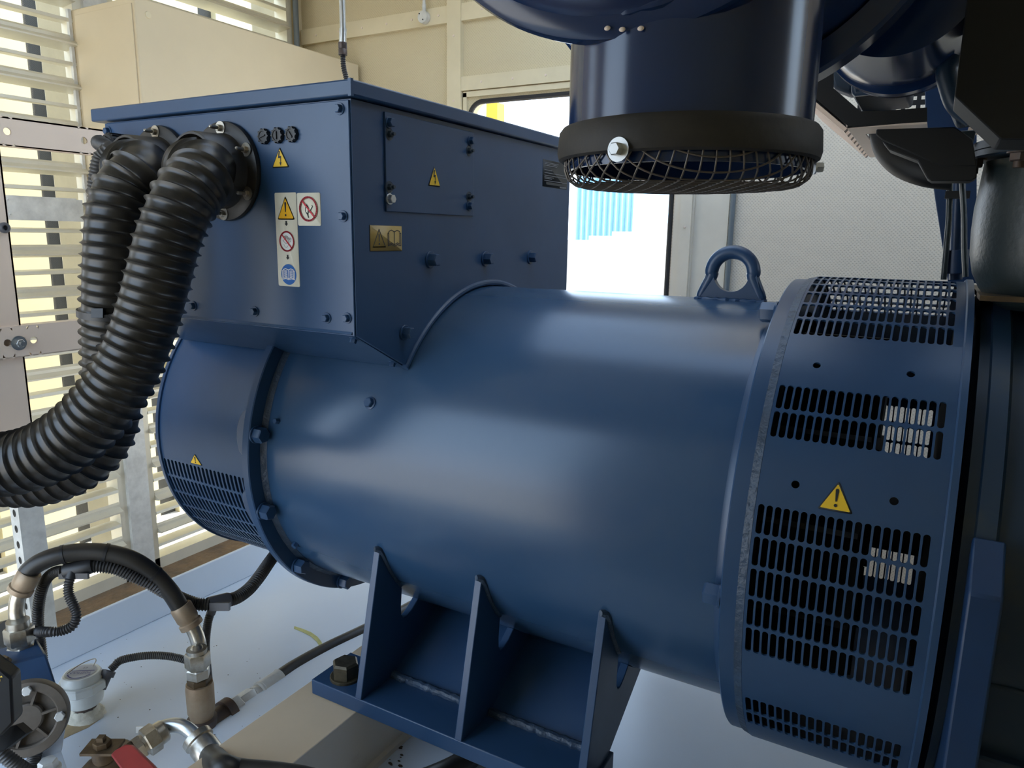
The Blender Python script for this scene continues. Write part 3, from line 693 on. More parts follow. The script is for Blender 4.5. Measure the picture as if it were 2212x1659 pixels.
g = G(); g.box(XW+0.04, -1.756, YW-0.018, YW, 2.132, 2.194); g.box(-1.692, -0.2, YW-0.018, YW, 2.132, 2.194); struct('trim_3', g, 'trim')
g = G(); g.box(-1.692, -0.742, YW-0.018, YW, 1.876, 1.928); struct('trim_4', g, 'trim')
g = G(); g.box(dx0-0.018, dx0-0.002, YW-0.012, YW, 0, dz1+0.03); g.box(dx0-0.018, dx1, YW-0.012, YW, dz1+0.014, dz1+0.034); struct('trim_5', g, 'trim')
g = G()
for x in [-2.45+0.13*k for k in range(6)]: g.lathe((x, YW-0.018, 2.163), (0, -1, 0), [(0, 0), (0.0045, 0), (0.004, 0.002), (0, 0.0025)], 10)
for x in [-1.60+0.14*k for k in range(6)]:
    g.lathe((x, YW-0.018, 1.902), (0, -1, 0), [(0, 0), (0.0045, 0), (0.004, 0.002), (0, 0.0025)], 10)
    g.lathe((x, YW-0.018, 2.163), (0, -1, 0), [(0, 0), (0.0045, 0), (0.004, 0.002), (0, 0.0025)], 10)
for z in [0.4+0.24*k for k in range(9)]:
    for x in (-1.724, -0.762): g.lathe((x, YW-0.024, z), (0, -1, 0), [(0, 0), (0.0045, 0), (0.004, 0.002), (0, 0.0025)], 10)
struct('trim_6', g, 'rack')
g = G(); g.cyl((-0.607, YW-0.010, 0.0), (-0.607, YW-0.010, ZT), 0.009, seg=16); tag(obj('wall_conduit', g, 'pipeblue'), 'thin grey vertical conduit on the wall right of the doorway', 'conduit')
g = G(); g.box(-0.736, -0.620, YW-0.004, YW, 0, ZT); struct('trim_7', g, 'trimw')
# near wall with its wide opening behind the camera
ox0, ox1, oz1 = -2.32, -1.00, 2.02
g = G(); g.box(XW, ox0, YN-0.06, YN, 0, ZT); g.box(ox1, XE, YN-0.06, YN, 0, ZT); g.box(ox0, ox1, YN-0.06, YN, oz1, ZT); struct('wall_front', g, 'panel')
g = G(); g.box(XE, XE+0.06, YN-0.06, YW+0.06, 0, 1.72); g.box(XE, XE+0.06, YN-0.06, YW+0.06, 2.42, ZT); g.box(XE, XE+0.06, YN-0.06, 0.25, 1.72, 2.42); g.box(XE, XE+0.06, 1.10, YW+0.06, 1.72, 2.42); struct('wall_right', g, 'panel')
# end wall: frames round the two louvres
g = G(); g.box(XW, XW+0.03, YN, -1.30, 0, ZT); g.box(XW, XW+0.03, 1.13, YW, 0, ZT); g.box(XW, XW+0.03, -1.30, 1.13, 2.44, ZT)
struct('wall_left', g, 'trim')
g = G(); g.box(XW-0.02, XW+0.055, 0.195, 0.278, 0.0, ZT); struct('trim_8', g, 'galv')

def louvre(y0, y1, label):
    t = thing('louvre_panel', label, 'louvre', (XW, (y0+y1)/2, 0.0), 'air intake louvres in the end wall')
    g = G(); g.box(XW-0.03, XW+0.04, y0, y0+0.03, 0, 2.44); g.box(XW-0.03, XW+0.04, y1-0.03, y1, 0, 2.44); g.box(XW-0.03, XW+0.04, y0, y1, 0.0, 0.045); g.box(XW-0.03, XW+0.04, y0, y1, 2.40, 2.44)
    obj('frame', g, 'alu', t)
    for k in range(-8, 10):
        z = 1.176+0.135*k
        if 0.06 < z < 2.38:
            g = G(); x = -2.55
            g.prism([(x+0.012, y0+0.03, z+0.006), (x-0.025, y0+0.03, z+0.010), (x-0.055, y0+0.03, z+0.004), (x-0.055, y0+0.03, z+0.001), (x-0.022, y0+0.03, z+0.004), (x+0.010, y0+0.03, z-0.006), (x+0.014, y0+0.03, z-0.004)], (0, y1-y0-0.06, 0))
            obj('slat', g, 'alu', t)
        z = 1.111+0.135*k
        if 0.06 < z < 2.37:
            g = G(); x = -2.55
            g.prism([(x+0.004, y0+0.03, z+0.021), (x+0.012, y0+0.03, z+0.014), (x+0.012, y0+0.03, z+0.004), (x+0.034, y0+0.03, z-0.008), (x+0.034, y0+0.03, z-0.013), (x+0.010, y0+0.03, z-0.016), (x-0.045, y0+0.03, z-0.022), (x-0.045, y0+0.03, z-0.018), (x+0.006, y0+0.03, z-0.004), (x+0.002, y0+0.03, z+0.018)], (0, y1-y0-0.06, 0))
            obj('slat', g, 'alu', t)
    return t
louvre(-1.30, 0.195, 'wide aluminium louvre bank behind the pinkish steel rack')
louvre(0.278, 1.13, 'louvre bank right of the mullion, mostly behind the beige cabinet and alternator')

# sunlit baffles outside the louvres
XB = -3.70
per = 0.466; ya = 0.622
for k in range(-3, 4):
    b = ya+per*k
    t = thing('sound_baffle', 'sunlit cream baffle with a dark perforated edge outside the louvres, %s from the back wall' % ['first', 'second', 'third', 'fourth', 'fifth', 'sixth', 'seventh'][3-k], 'baffle', (XB, b, -0.3), 'sound baffles outside the louvres')
    g = G(); g.box(XB-0.10, XB-0.02, b, b+0.120, -0.3, 2.9); obj('perforated_strip', g, 'perf', t)
    g = G(); g.box(XB-0.04, XB+0.02, b+0.120, b+per, -0.3, 2.9); obj('cream_sheet', g, 'baffle', t)
g = G()
for y in (-1.34, 0.190, 1.135):  # first partition is unseen, added to shut out light from the near side
    e0, e1 = (pl(126, 480, 'x', -2.80).y-0.19, pl(140, 480, 'x', -2.80).y-0.19)
    g.box(-2.79 if y > -1 else -3.6, XW-0.03, y, y+0.02, 0, 2.46); g.mi = 1; g.box(-2.80, -2.79, y+e0, y+max(e1, 0.0), 0, 2.46); g.mi = 0
struct('trim_10', g, ['bafflebeige', 'alu'])

# ---------------------------------------------------------------- things on the end wall
def cab():
    xf = -2.21; y0 = 0.162; z0, z1 = 0.98, 2.02
    t = thing('wall_cabinet', 'long beige sheet-metal cabinet on the end wall above the terminal box', 'cabinet', (-2.37, 0.67, z0))
    g = G(); g.box(-2.545, xf, y0, 1.178, z0, z1); b = obj('body', g, 'cream', t, bevel=0.004)
    g = G(); g.box(-2.52, xf-0.012, y0-0.004, y0, z0+0.02, z1-0.02); obj('side_panel', g, 'cream', t, bevel=0.001)
    for y, z in ((0.205, 1.975), (1.150, 1.955)):
        g = G(); g.lathe((xf, y, z), (1, 0, 0), [(0, 0), (0.0105, 0), (0.0095, 0.003), (0, 0.0045)], 20); obj('cap_screw', g, 'trim', t)
    g = G(); g.box(-2.549, -2.536, y0-0.014, y0-0.004, z0, z1); obj('hinge', g, 'galv', t)
cab()
g = G(); p0, p1 = pl(11, 424, 'x', -2.50), pl(182, 479, 'x', -2.50)
g.box(-2.503, -2.499, p0.y, p1.y, p1.z, p0.z); g.box(-2.530, -2.499, p0.y, p1.y-0.02, p0.z, p0.z+0.004)
cp = obj('cover_plate', g, 'galv'); tag(cp, 'bright galvanised plate riveted across the louvre slats', 'plate')
for q in ((16, 431), (22, 464)):
    g = G(); p = pl(*q, 'x', -2.499); g.lathe(p, (1, 0, 0), [(0, 0), (0.005, 0), (0.005, 0.002), (0.0018, 0.003), (0.0018, 0.0015), (0, 0.0015)], 16); obj('rivet', g, 'galv', cp)

t = thing('cable_rack', 'pinkish white bolted steel rack left of the ribbed hoses', 'rack', (-1.92, -0.60, 0.25))
X = -1.90
def hole_bar(g, x, y0, y1, z0, z1, holes, r, th=0.004):
    ys = sorted(holes); 
    for sx in (x, x-th):
        prev = y0
        for hy in ys+[None]:
            ye = (hy-r*1.6) if hy is not None else y1
            g.poly([(sx, prev, z0), (sx, ye, z0), (sx, ye, z1), (sx, prev, z1)])
            if hy is None: break
            zc = (z0+z1)/2; n = 20; out = []; inn = []
            for k in range(n):
                tt = 2*pi*(k+0.5)/n; c, s_ = cos(tt), sin(tt)
                kx = r*1.6/abs(c) if abs(c) > 1e-6 else 1e9; kz = (z1-z0)/2/abs(s_) if abs(s_) > 1e-6 else 1e9
                kk = min(kx, kz); out.append(g.v((sx, hy+kk*c, zc+kk*s_))); inn.append(g.v((sx, hy+r*c, zc+r*s_)))
            for k in range(n): j = (k+1) % n; g.face([inn[k], inn[j], out[j], out[k]])
            prev = hy+r*1.6
g = G(); hole_bar(g, X, -1.0, 0.30, 1.506, 1.571, [pl(16, 286, 'x', X).y, pl(182, 305, 'x', X).y], 0.0085)
g.box(X-0.035, X, -1.0, 0.30, 1.567, 1.571); g.box(X-0.035, X, -1.0, 0.30, 1.506, 1.509)
obj('upper_rail', g, 'rack', t)
g = G(); hole_bar(g, X+0.006, -1.0, 0.0, 1.013, 1.089, [pl(14, 743, 'x', X).y, pl(71, 738, 'x', X).y], 0.0085)
g.box(X-0.030, X+0.006, -1.0, 0.0, 1.085, 1.089); g.box(X-0.03, X+0.006, -1.0, 0.0, 1.013, 1.016)
obj('lower_rail', g, 'rack', t)
g = G(); g.box(X-0.009, X-0.0045, -0.62, -0.4185, 0.72, 2.2); g.box(X-0.035, X-0.0045, -0.4225, -0.4185, 0.72, 2.2); obj('upright', g, 'rack', t)
g = G(); p = pl(40, 741, 'x', X+0.006); g.lathe(p, (1, 0, 0), [(0, 0), (0.0175, 0), (0.0175, 0.003), (0, 0.003)], 28); g.hexbolt(p+V((0.003, 0, 0)), (1, 0, 0), 0.0105, 0.009, 0); g.cyl(p, p+V((0.022, 0, 0)), 0.0055); obj('rack_bolt', g, 'chrome', t)
p = pl(8, 492, 'x', X); g = G(); g.lathe(p, (1, 0, 0), [(0.0055, 0), (0.0125, 0), (0.0125, 0.006), (0.009, 0.009), (0.006, 0.009), (0.0055, 0.0)], 24); g.lathe(p, (1, 0, 0), [(0, 0.001), (0.0055, 0.001)], 16); obj('grommet', g, 'greyplas', t)
g = G(); g.box(X-0.045, X-0.005, -0.4745, -0.473, 0.2505, 0.75); g.box(X-0.0065, X-0.005, -0.473, -0.416, 0.2505, 0.75)
obj('slotted_leg', g, 'galv', t)
g = G()
for k in range(11):
    z = 0.285+0.042*k; p = V((X-0.025, -0.4748, z)); g.poly([p+V((0.0065*cos(q_)*1.1, 0, 0.010*sin(q_))) for q_ in [2*pi*j/16 for j in range(16)]])
obj('slot', g, 'black', t)

g = G(); pc = pl(640, 60, 'x', -2.52); g.cyl((-2.52, pc.y, 1.98), (-2.52, pc.y, ZT), 0.012, seg=20); tag(obj('corner_pipe', g, 'pipeblue'), 'dark grey-blue vertical pipe in the room corner above the cabinet', 'pipe')
t = thing('junction_box', 'round grey junction box on the back wall beam', 'box', pl(919, 40, 'y', YW-0.018)); p = pl(919, 39, 'y', YW-0.019)
g = G(); g.lathe(p, (0, -1, 0), [(0, 0), (0.0235, 0), (0.0235, 0.018), (0.022, 0.022), (0, 0.023)], 36); obj('body', g, 'galv', t)
for sx, sz in ((-0.013, 0.012), (0.004, -0.011)):
    g = G(); q = p+V((sx, -0.0228, sz)); g.lathe(q, (0, -1, 0), [(0, 0), (0.0028, 0), (0.0028, 0.0012), (0, 0.0012)], 12); obj('screw', g, 'black', t)
g = G(); g.cyl(p+V((0.002, -0.012, 0.020)), p+V((0.002, -0.012, 0.048)), 0.0085, seg=16); g.cyl(p+V((0.002, -0.012, 0.045)), V((p.x+0.002, p.y-0.012, ZT)), 0.0065, seg=16); obj('conduit', g, 'galv', t)

# ================================================================ TANK, FRAME
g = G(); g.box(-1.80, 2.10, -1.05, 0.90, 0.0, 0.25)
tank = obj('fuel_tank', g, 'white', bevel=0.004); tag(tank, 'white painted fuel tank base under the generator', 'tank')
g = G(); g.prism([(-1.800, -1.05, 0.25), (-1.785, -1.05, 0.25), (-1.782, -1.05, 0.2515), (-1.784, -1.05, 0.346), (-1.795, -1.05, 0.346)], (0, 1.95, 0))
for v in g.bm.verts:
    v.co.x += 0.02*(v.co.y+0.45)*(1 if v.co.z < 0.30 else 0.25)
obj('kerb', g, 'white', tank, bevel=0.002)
g = G(); st = [(636, 1353), (655, 1359), (672, 1366), (686, 1376), (694, 1386), (697, 1393), (699, 1398), (690, 1396), (684, 1386), (672, 1375), (655, 1366), (635, 1358)]
g.prism([pl(*q, 'z', 0.2503) for q in st], (0, 0, 0.0006)); obj('oil_streak', g, 'stain', tank)
g = G()
g.prism([pl(*q, 'z', 0.2502) for q in ((133, 1560), (150, 1535), (220, 1525), (222, 1550), (190, 1572), (150, 1590), (130, 1600))], (0, 0, 0.0004)); obj('rust_stain', g, 'sludge', tank)
g = G()
for k in range(60):
    q = (random.uniform(150, 620), random.uniform(1380, 1650)); p = pl(*q, 'z', 0.2503); g.sphere(p, random.uniform(0.0006, 0.0016), (1, 1, 0.4), 6)
sp = obj('specks', g, 'dirt', tank); sp['kind'] = 'stuff'

g = G(); g.box(-1.033, -0.884, -0.98, 0.86, 0.2505, 0.402)
bm_ = obj('cross_member', g, ['tan', 'beamside'], bevel=0.0015); tag(bm_, 'cream painted steel cross beam under the alternator foot', 'beam')
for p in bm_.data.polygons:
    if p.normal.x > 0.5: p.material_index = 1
g = G(); g.box(-0.884, -0.872, -0.98, -0.05, 0.25, 0.262); obj('weld_fillet', g, 'beamside', bm_)
g = G()
for k in range(22):
    q = (random.uniform(790, 870), random.uniform(1585, 1655)); p = pl(*q, 'z', 0.2505); g.sphere(p, random.uniform(0.001, 0.004), (1.6, 1, 0.3), 6)
dd = obj('grime', g, 'dirt', bm_); dd['kind'] = 'stuff'
g = G(); g.box(-0.372, -0.02, -0.43, -0.287, 0.2505, 0.400); tag(obj('mounting_block', g, 'black', bevel=0.004), 'black block on the tank beside the alternator foot', 'block')
# far beam that carries the other foot

# ================================================================ FUEL PIPEWORK AT THE FRONT LEFT
def hexprism(g, p, n, r, h, rot=0.2, ch=0.1):
    p, n = V(p), V(n).normalized(); u = n.orthogonal().normalized(); w = n.cross(u); rs = []
    for rad, z in ((r*0.9, 0), (r, h*ch), (r, h*(1-ch)), (r*0.9, h)):
        rs.append([g.v(p+n*z+(u*cos(rot+k*pi/3)+w*sin(rot+k*pi/3))*rad) for k in range(6)])
    for A, B in zip(rs, rs[1:]):
        for k in range(6): j = (k+1) % 6; g.face([A[k], A[j], B[j], B[k]])
    g.face(rs[0][::-1]); g.face(rs[-1])
Zv = V((0, 0, 1))
# level sensor
sx, sy = pl(186, 1545, 'z', 0.25).x, pl(186, 1545, 'z', 0.25).y
t = thing('level_sensor', 'white capped level sensor standing on the tank', 'sensor', (sx, sy, 0.25))
B = V((sx, sy, 0.25)); tl = V((-0.03, 0.02, 1)).normalized()
g = G(); g.lathe(B, Zv, [(0, 0), (0.041, 0), (0.036, 0.006), (0.030, 0.008), (0.026, 0.016), (0.024, 0.020), (0, 0.020)], 28)
for v in g.bm.verts: v.co += V((random.uniform(-1, 1), random.uniform(-1, 1), random.uniform(-0.3, 0.6)))*0.0022
obj('weld_collar', g, 'chalk', t)
g = G(); g.cyl(B+Zv*0.014, B+Zv*0.034, 0.0225, seg=28); obj('neck', g, 'rust', t)
C0 = B+Zv*0.020
g = G(); g.lathe(C0, tl, [(0, 0.012), (0.034, 0.012), (0.0375, 0.016), (0.0395, 0.026), (0.0405, 0.050), (0, 0.050)], 48); body = obj('body', g, 'sensor', t)
g = G(); n = 10; rs = []
u = tl.orthogonal().normalized(); w = tl.cross(u)
for rad, z in ((0.047, 0.046), (0.0515, 0.050), (0.0515, 0.064), (0.0485, 0.068)):
    rs.append([g.v(C0+tl*z+(u*cos(2*pi*k/20)+w*sin(2*pi*k/20))*rad*(1.0 if k % 2 else 0.955)) for k in range(20)])
for A_, B_ in zip(rs, rs[1:]):
    for k in range(20): j = (k+1) % 20; g.face([A_[k], A_[j], B_[j], B_[k]])
g.face(rs[-1]); g.face(rs[0][::-1]); obj('ring_nut', g, 'sensor', t, ang=12)
g = G(); g.lathe(C0+tl*0.066, tl, [(0.041, 0), (0.041, 0.006), (0.040, 0.014), (0.0365, 0.0195), (0.033, 0.0205), (0.0310, 0.0195), (0, 0.0195)], 48); cap = obj('cap', g, 'sensor', t)
ctr = C0+tl*(0.0858)
vr = (CR-tl*CR.dot(tl)).normalized(); vu = tl.cross(vr)
rotl = radians(4); lu = vr*cos(rotl)+vu*sin(rotl); lv = tl.cross(lu)
L = Lab(lambda a, b, h: ctr+lu*a+lv*b+tl*h)
L.disc(0, 0, 0.0300, 'labelgrey', 1)
L.line([(-0.026, 0.004), (0.026, 0.004)], 0.0022, 'purpleink', 2)
L.text('FOZMULA', 0, -0.0055, 0.0098, 'purpleink', 3, pi); L.text('£ 3', 0.002, 0.0150, 0.0070, 'ink', 3, pi)
L.line([(0.026*cos(q_), 0.026*sin(q_)) for q_ in [radians(205+130*k/18) for k in range(19)]], 0.0022, 'purpleink', 2)
L.done('cap_label', cap, 'round grey label with violet lettering upside down')
cp_ = at(246, 1441, 1.66); g = G(); q0 = C0+tl*0.045+vr*0.040; q1 = at(236, 1449, 1.645)
g.cyl(q0, q1, 0.010, seg=20); g.cyl(q1+(q0-q1)*0.3, q1, 0.0145, seg=20); obj('plug', g, 'greyplas', t)
g = G(); wp = [ctr+vr*-0.026+tl*0.002-vu*0.010, ctr+vr*-0.010+tl*0.010+vu*0.014, ctr+vr*0.012+tl*0.016+vu*0.026, ctr+vr*0.020+tl*0.014+vu*0.024, ctr+vr*0.016+tl*0.004+vu*0.016]
g.tube(smooth_path(wp, 8), 0.0011, 8); obj('seal_wire', g, 'steel', t)
D_ = 1.66
g = G(); ribbed(g, [at(238, 1447, 1.643), at(246, 1440, 1.648), at(258, 1428, 1.655), at(282, 1421, 1.66), at(320, 1416, 1.67), at(360, 1417, 1.68), at(395, 1424, 1.69), at(425, 1436, 1.70), at(440, 1450, 1.70)], 0.0092, 0.0012, 0.0040, 6, 16, True)
cab_ = obj('sensor_cable', g, 'loom', None, ang=60); tag(cab_, 'thin grey corrugated cable from the white sensor to the pipe stack', 'cable')

# arched hose with steel ends
RX = 1.615
st0 = at(437, 1560, RX)
def zat(px, py): return pl(px, py, 'y', st0.y).z
axx = st0.x
col = lambda py: V((axx, st0.y, pl(437, py, 'y', st0.y).z))
t = thing('tee_pipe_stack', 'upright stack of brown and steel pipe couplings on a tee, under the arched hose', 'pipe fitting', (axx, st0.y, 0.25))
g = G(); a, b = V((axx, st0.y, 0.25)), col(1548)
g.cyl(a, a+(b-a)*0.35, 0.026, seg=32); g.cyl(a+(b-a)*0.2, b, 0.0235, seg=32)
yb2 = V((0, 1, 0.0)); tc = at(452, 1585, RX-0.01); tc = V((axx, st0.y, tc.z))
g.cyl(tc, tc+yb2*0.062, 0.0275, seg=32); g.sphere(tc, 0.030, seg=20); g.lathe(tc+yb2*0.055, yb2, [(0.020, 0), (0.033, 0), (0.0335, 0.020), (0.022, 0.021)], 32); g.lathe(b-Zv*0.012, Zv, [(0.02, -0.012), (0.0305, -0.012), (0.0315, 0.008), (0.02, 0.012)], 32)
obj('tee', g, 'rust', t)
g = G(); a, b = col(1552), col(1478); L_ = (b-a).length
g.lathe(a, Zv, [(0, 0), (0.0235, 0), (0.0250, L_*0.12), (0.0285, L_*0.22), (0.0293, L_*0.9), (0.0275, L_), (0, L_)], 40); obj('brown_coupling', g, 'brown', t)
g = G(); hexprism(g, col(1482), Zv, 0.0245, (col(1466)-col(1482)).length); obj('adaptor', g, 'brass', t)
g = G(); hexprism(g, col(1466), Zv, 0.0250, (col(1445)-col(1466)).length, 0.5); hexprism(g, col(1445), Zv, 0.0265, (col(1414)-col(1445)).length, 0.1); g.cyl(col(1414), col(1406), 0.021); obj('hex_nut', g, 'steel', t)
# branch and hose to the back
hx = tc+yb2*0.074
t = thing('branch_hose', 'black hose with a zinc end leaving the tee behind the cream beam', 'hose', hx)
g = G(); hexprism(g, hx, yb2, 0.0265, 0.026); hexprism(g, hx+yb2*0.026, yb2, 0.0235, 0.040, 0.5); g.cyl(hx+yb2*0.066, hx+yb2*0.082, 0.020, seg=28); g.lathe(hx+yb2*0.082, yb2, [(0, 0), (0.0215, 0), (0.0240, 0.003), (0.0240, 0.008), (0.0225, 0.010), (0.0225, 0.062), (0.0245, 0.066), (0, 0.066)], 32); obj('crimped_end', g, 'galv', t)
g = G(); e = hx+yb2*0.145; g.tube(smooth_path([e, e+V((0, 0.06, 0.0)), e+V((0.012, 0.16, 0.0)), e+V((0.04, 0.30, 0.0)), e+V((0.07, 0.50, 0.0)), e+V((0.07, 0.75, 0.0))], 8), 0.0215, 24); obj('hose', g, 'rubber', t)

LX = 1.50
t = thing('arched_hose', 'thick black hose arching between two bent steel pipe ends at lower left', 'hose', at(47, 1420, LX))
pts = [(50, 1256, 1.50), (62, 1234, 1.50), (88, 1214, 1.505), (130, 1199, 1.515), (180, 1192, 1.53), (235, 1195, 1.545), (285, 1209, 1.56), (330, 1238, 1.58), (365, 1275, 1.595), (388, 1310, 1.605), (396, 1326, 1.61)]
g = G(); g.tube(smooth_path([at(*p) for p in pts], 8), 0.0185, 28); obj('hose', g, 'rubber', t)
def ferrule(p0, p1, r):
    p0, p1 = V(p0), V(p1); n = (p1-p0); L_ = n.length
    g = G(); g.lathe(p0, n, [(0, 0), (r*0.90, 0), (r, L_*0.08), (r, L_*0.62), (r*0.92, L_*0.70), (r*0.92, L_*0.76), (r*1.06, L_*0.80), (r*1.06, L_), (r*0.7, L_), (0, L_)], 36); return g
obj('crimp_ferrule', ferrule(at(66, 1236, 1.50), at(42, 1278, 1.50), 0.0228), 'brown', t)
obj('crimp_ferrule', ferrule(at(389, 1308, 1.605), at(415, 1352, 1.615), 0.0232), 'brown', t)
g = G(); g.tube(smooth_path([at(44, 1275, 1.50), at(37, 1300, 1.50), at(36, 1325, 1.50), at(40, 1345, 1.50), at(43, 1362, 1.50)], 6), 0.0150, 24); obj('bent_tube', g, 'steel', t)
g = G(); pa = [at(411, 1346, 1.613), at(421, 1365, 1.614), at(428, 1385, 1.614), at(430, 1402, 1.615), col(1414), col(1430)]; g.tube(smooth_path(pa, 6), 0.0158, 24); obj('bent_tube', g, 'steel', t)
lb = at(48, 1418, LX); lc = lambda py: V((lb.x, lb.y, pl(48, py, 'y', lb.y).z))
g = G(); g.cyl(lc(1362), lc(1345), 0.021, seg=28); hexprism(g, lc(1390), Zv, 0.0275, (lc(1358)-lc(1390)).length, 0.25); g.cyl(lc(1394), lc(1388), 0.0235); hexprism(g, lc(1410), Zv, 0.0265, (lc(1393)-lc(1410)).length, 0.75); g.cyl(lc(1420), lc(1408), 0.0250, seg=28); obj('hex_nut', g, 'steel', t)
for q, d in (((137, 1198), 1.517), ((229, 1194), 1.543), ((333, 1241), 1.581)):
    k = min(range(len(pts)), key=lambda i: abs(pts[i][0]-q[0])); a = at(*pts[max(0, k-1)]); b = at(*pts[min(len(pts)-1, k+1)])
    g = G(); c = at(q[0], q[1], d); n = (b-a).normalized(); g.lathe(c-n*0.003, n, [(0.0188, 0), (0.0200, 0), (0.0200, 0.006), (0.0188, 0.006)], 28, closed=True); obj('cable_tie', g, 'plastic', t)

# loom under the arch
t = thing('wiring_loom', 'black corrugated wiring loom tied under the arched hose', 'wiring loom', at(165, 1230, 1.52))
g = G(); ribbed(g, [at(185, 1224, 1.530), at(215, 1222, 1.538), at(250, 1227, 1.548), at(290, 1244, 1.562), at(330, 1262, 1.578), at(362, 1280, 1.60), at(395, 1296, 1.63), at(425, 1305, 1.65), at(455, 1306, 1.66)], 0.0155, 0.0032, 0.0060, 6, 22, True); obj('corrugated_tube', g, 'loom', t, ang=60)
g = G(); d = (at(195, 1224, 1.53)-at(140, 1236, 1.52)).normalized(); g.lathe(at(138, 1235, 1.52), d, [(0, 0), (0.014, 0), (0.0165, 0.004), (0.0165, 0.050), (0.0150, 0.056), (0, 0.056)], 28); g.cyl(at(158, 1232, 1.52), at(153, 1250, 1.515), 0.0125, seg=24)
c = at(160, 1244, 1.515); g.obox(c, CR, -CD, CF, 0.030, 0.006, 0.004); obj('tee_connector', g, 'plastic', t)
g = G(); ribbed(g, [at(153, 1248, 1.515), at(148, 1264, 1.51), at(149, 1285, 1.505), at(159, 1308, 1.50), at(165, 1330, 1.495), at(156, 1352, 1.49), at(132, 1363, 1.485), at(105, 1365, 1.48), at(84, 1364, 1.50), at(72, 1362, 1.545)], 0.0104, 0.0024, 0.0050, 6, 18, True); obj('branch_tube', g, 'loom', t, ang=60)
g = G(); ribbed(g, [at(138, 1233, 1.52), at(118, 1236, 1.53), at(101, 1250, 1.54), at(90, 1275, 1.545), at(84, 1305, 1.55), at(82, 1340, 1.555), at(84, 1370, 1.56), at(88, 1400, 1.565), at(92, 1440, 1.57), at(95, 1480, 1.575)], 0.0115, 0.0024, 0.0050, 6, 18, True); obj('branch_tube', g, 'loom', t, ang=60)
g = G(); d = (at(496, 1296, 1.69)-at(452, 1307, 1.66)).normalized(); g.lathe(at(451, 1306, 1.66), d, [(0, 0), (0.0170, 0), (0.0170, 0.042), (0.0150, 0.048), (0, 0.048)], 28); g.cyl(at(461, 1310, 1.66), at(455, 1326, 1.66), 0.0100, seg=20); g.obox(at(475, 1310, 1.648), CR, -CD, CF, 0.022, 0.009, 0.005); obj('tee_connector', g, 'greyplas', t)
g = G(); ribbed(g, [at(490, 1298, 1.69), at(515, 1289, 1.72), at(540, 1270, 1.76), at(562, 1243, 1.80), at(582, 1214, 1.88), at(600, 1190, 2.02), at(625, 1165, 2.18)], 0.0155, 0.0028, 0.0058, 6, 22, True); obj('corrugated_tube', g, 'loom', t, ang=60)
g = G(); ribbed(g, [at(455, 1324, 1.66), at(449, 1345, 1.655), at(445, 1375, 1.655), at(444, 1400, 1.66), at(446, 1430, 1.67), at(450, 1470, 1.69)], 0.0098, 0.0008, 0.0040, 6, 18, True); obj('branch_tube', g, 'loom', t, ang=60)

# ball valve with red lever and bent pipe
t = thing('ball_valve', 'dirty brass ball valve with a red lever at the bottom edge', 'valve', at(225, 1640, 1.33))
DV = 1.34
p0, p1 = at(195, 1690, DV-0.04), at(362, 1572, DV+0.06); n = (p1-p0).normalized(); Lv = (p1-p0).length
P_ = lambda f: p0+n*(Lv*f)
g = G(); g.lathe(p0, n, [(0, 0), (0.030, 0), (0.034, Lv*0.10), (0.034, Lv*0.30), (0.028, Lv*0.40), (0.0, Lv*0.42)], 32); hexprism(g, P_(0.36), n, 0.0285, Lv*0.20, 0.4); obj('body', g, 'brass', t)
g = G(); hexprism(g, P_(0.54), n, 0.0240, Lv*0.12, 0.1); g.cyl(P_(0.64), P_(0.70), 0.021, seg=24); hexprism(g, P_(0.69), n, 0.0275, Lv*0.17, 0.7); g.lathe(P_(0.85), n, [(0, 0), (0.0225, 0), (0.0215, Lv*0.10), (0.019, Lv*0.12), (0, Lv*0.12)], 28); obj('union_nut', g, 'steel', t)
tg = at(305, 1576, DV+0.04); g = G(); g.obox(tg, CR, -CD, CF, 0.0095, 0.006, 0.001); obj('metal_tag', g, 'galv', t)
sb = at(226, 1640, DV-0.03); su = (Zv*0.97+CR*-0.05).normalized()
g = G(); g.cyl(sb, sb+su*0.026, 0.019, seg=20); g.obox(sb+su*0.024, CR, su.cross(CR), su, 0.030, 0.020, 0.0025); hexprism(g, sb+su*0.026, su, 0.0150, 0.011); g.obox(sb+su*0.041, CR, su.cross(CR), su, 0.0058, 0.0058, 0.005); obj('stem', g, 'brass', t)
g = G(); top = [at(270, 1607, 1.270), at(286, 1608, 1.268), at(330, 1650, 1.20), at(380, 1710, 1.13), at(330, 1730, 1.12), at(262, 1664, 1.21), at(238, 1631, 1.262), at(248, 1620, 1.268)]
g.prism(top, CD*0.010+CF*0.012); obj('lever', g, 'red', t, bevel=0.003)
t2 = thing('bent_pipe_hose', 'bent zinc pipe with a crimped black hose running off below the beam', 'hose', at(440, 1600, 1.40))
g = G(); g.tube(smooth_path([P_(0.93), at(352, 1571, 1.405), at(375, 1566, 1.405), at(398, 1571, 1.40), at(418, 1586, 1.395), at(432, 1604, 1.39), at(440, 1616, 1.385)], 6), 0.0132, 24); obj('bent_tube', g, 'chrome', t2)
fa, fb = at(424, 1592, 1.39), at(462, 1642, 1.365)
g = ferrule(fb, fa, 0.0260); obj('crimp_ferrule', g, 'steel', t2)
g = G(); g.tube(smooth_path([at(455, 1632, 1.37), pl(478, 1656, 'z', 0.440), pl(515, 1668, 'z', 0.432), pl(580, 1674, 'z', 0.430), pl(650, 1684, 'z', 0.428), pl(740, 1705, 'z', 0.40), pl(850, 1705, 'z', 0.32), pl(940, 1676, 'z', 0.28), pl(1010, 1640, 'z', 0.278), pl(1060, 1600, 'z', 0.278), pl(1110, 1560, 'z', 0.278)], 8), 0.0215, 24); obj('hose', g, 'rubber', t2)

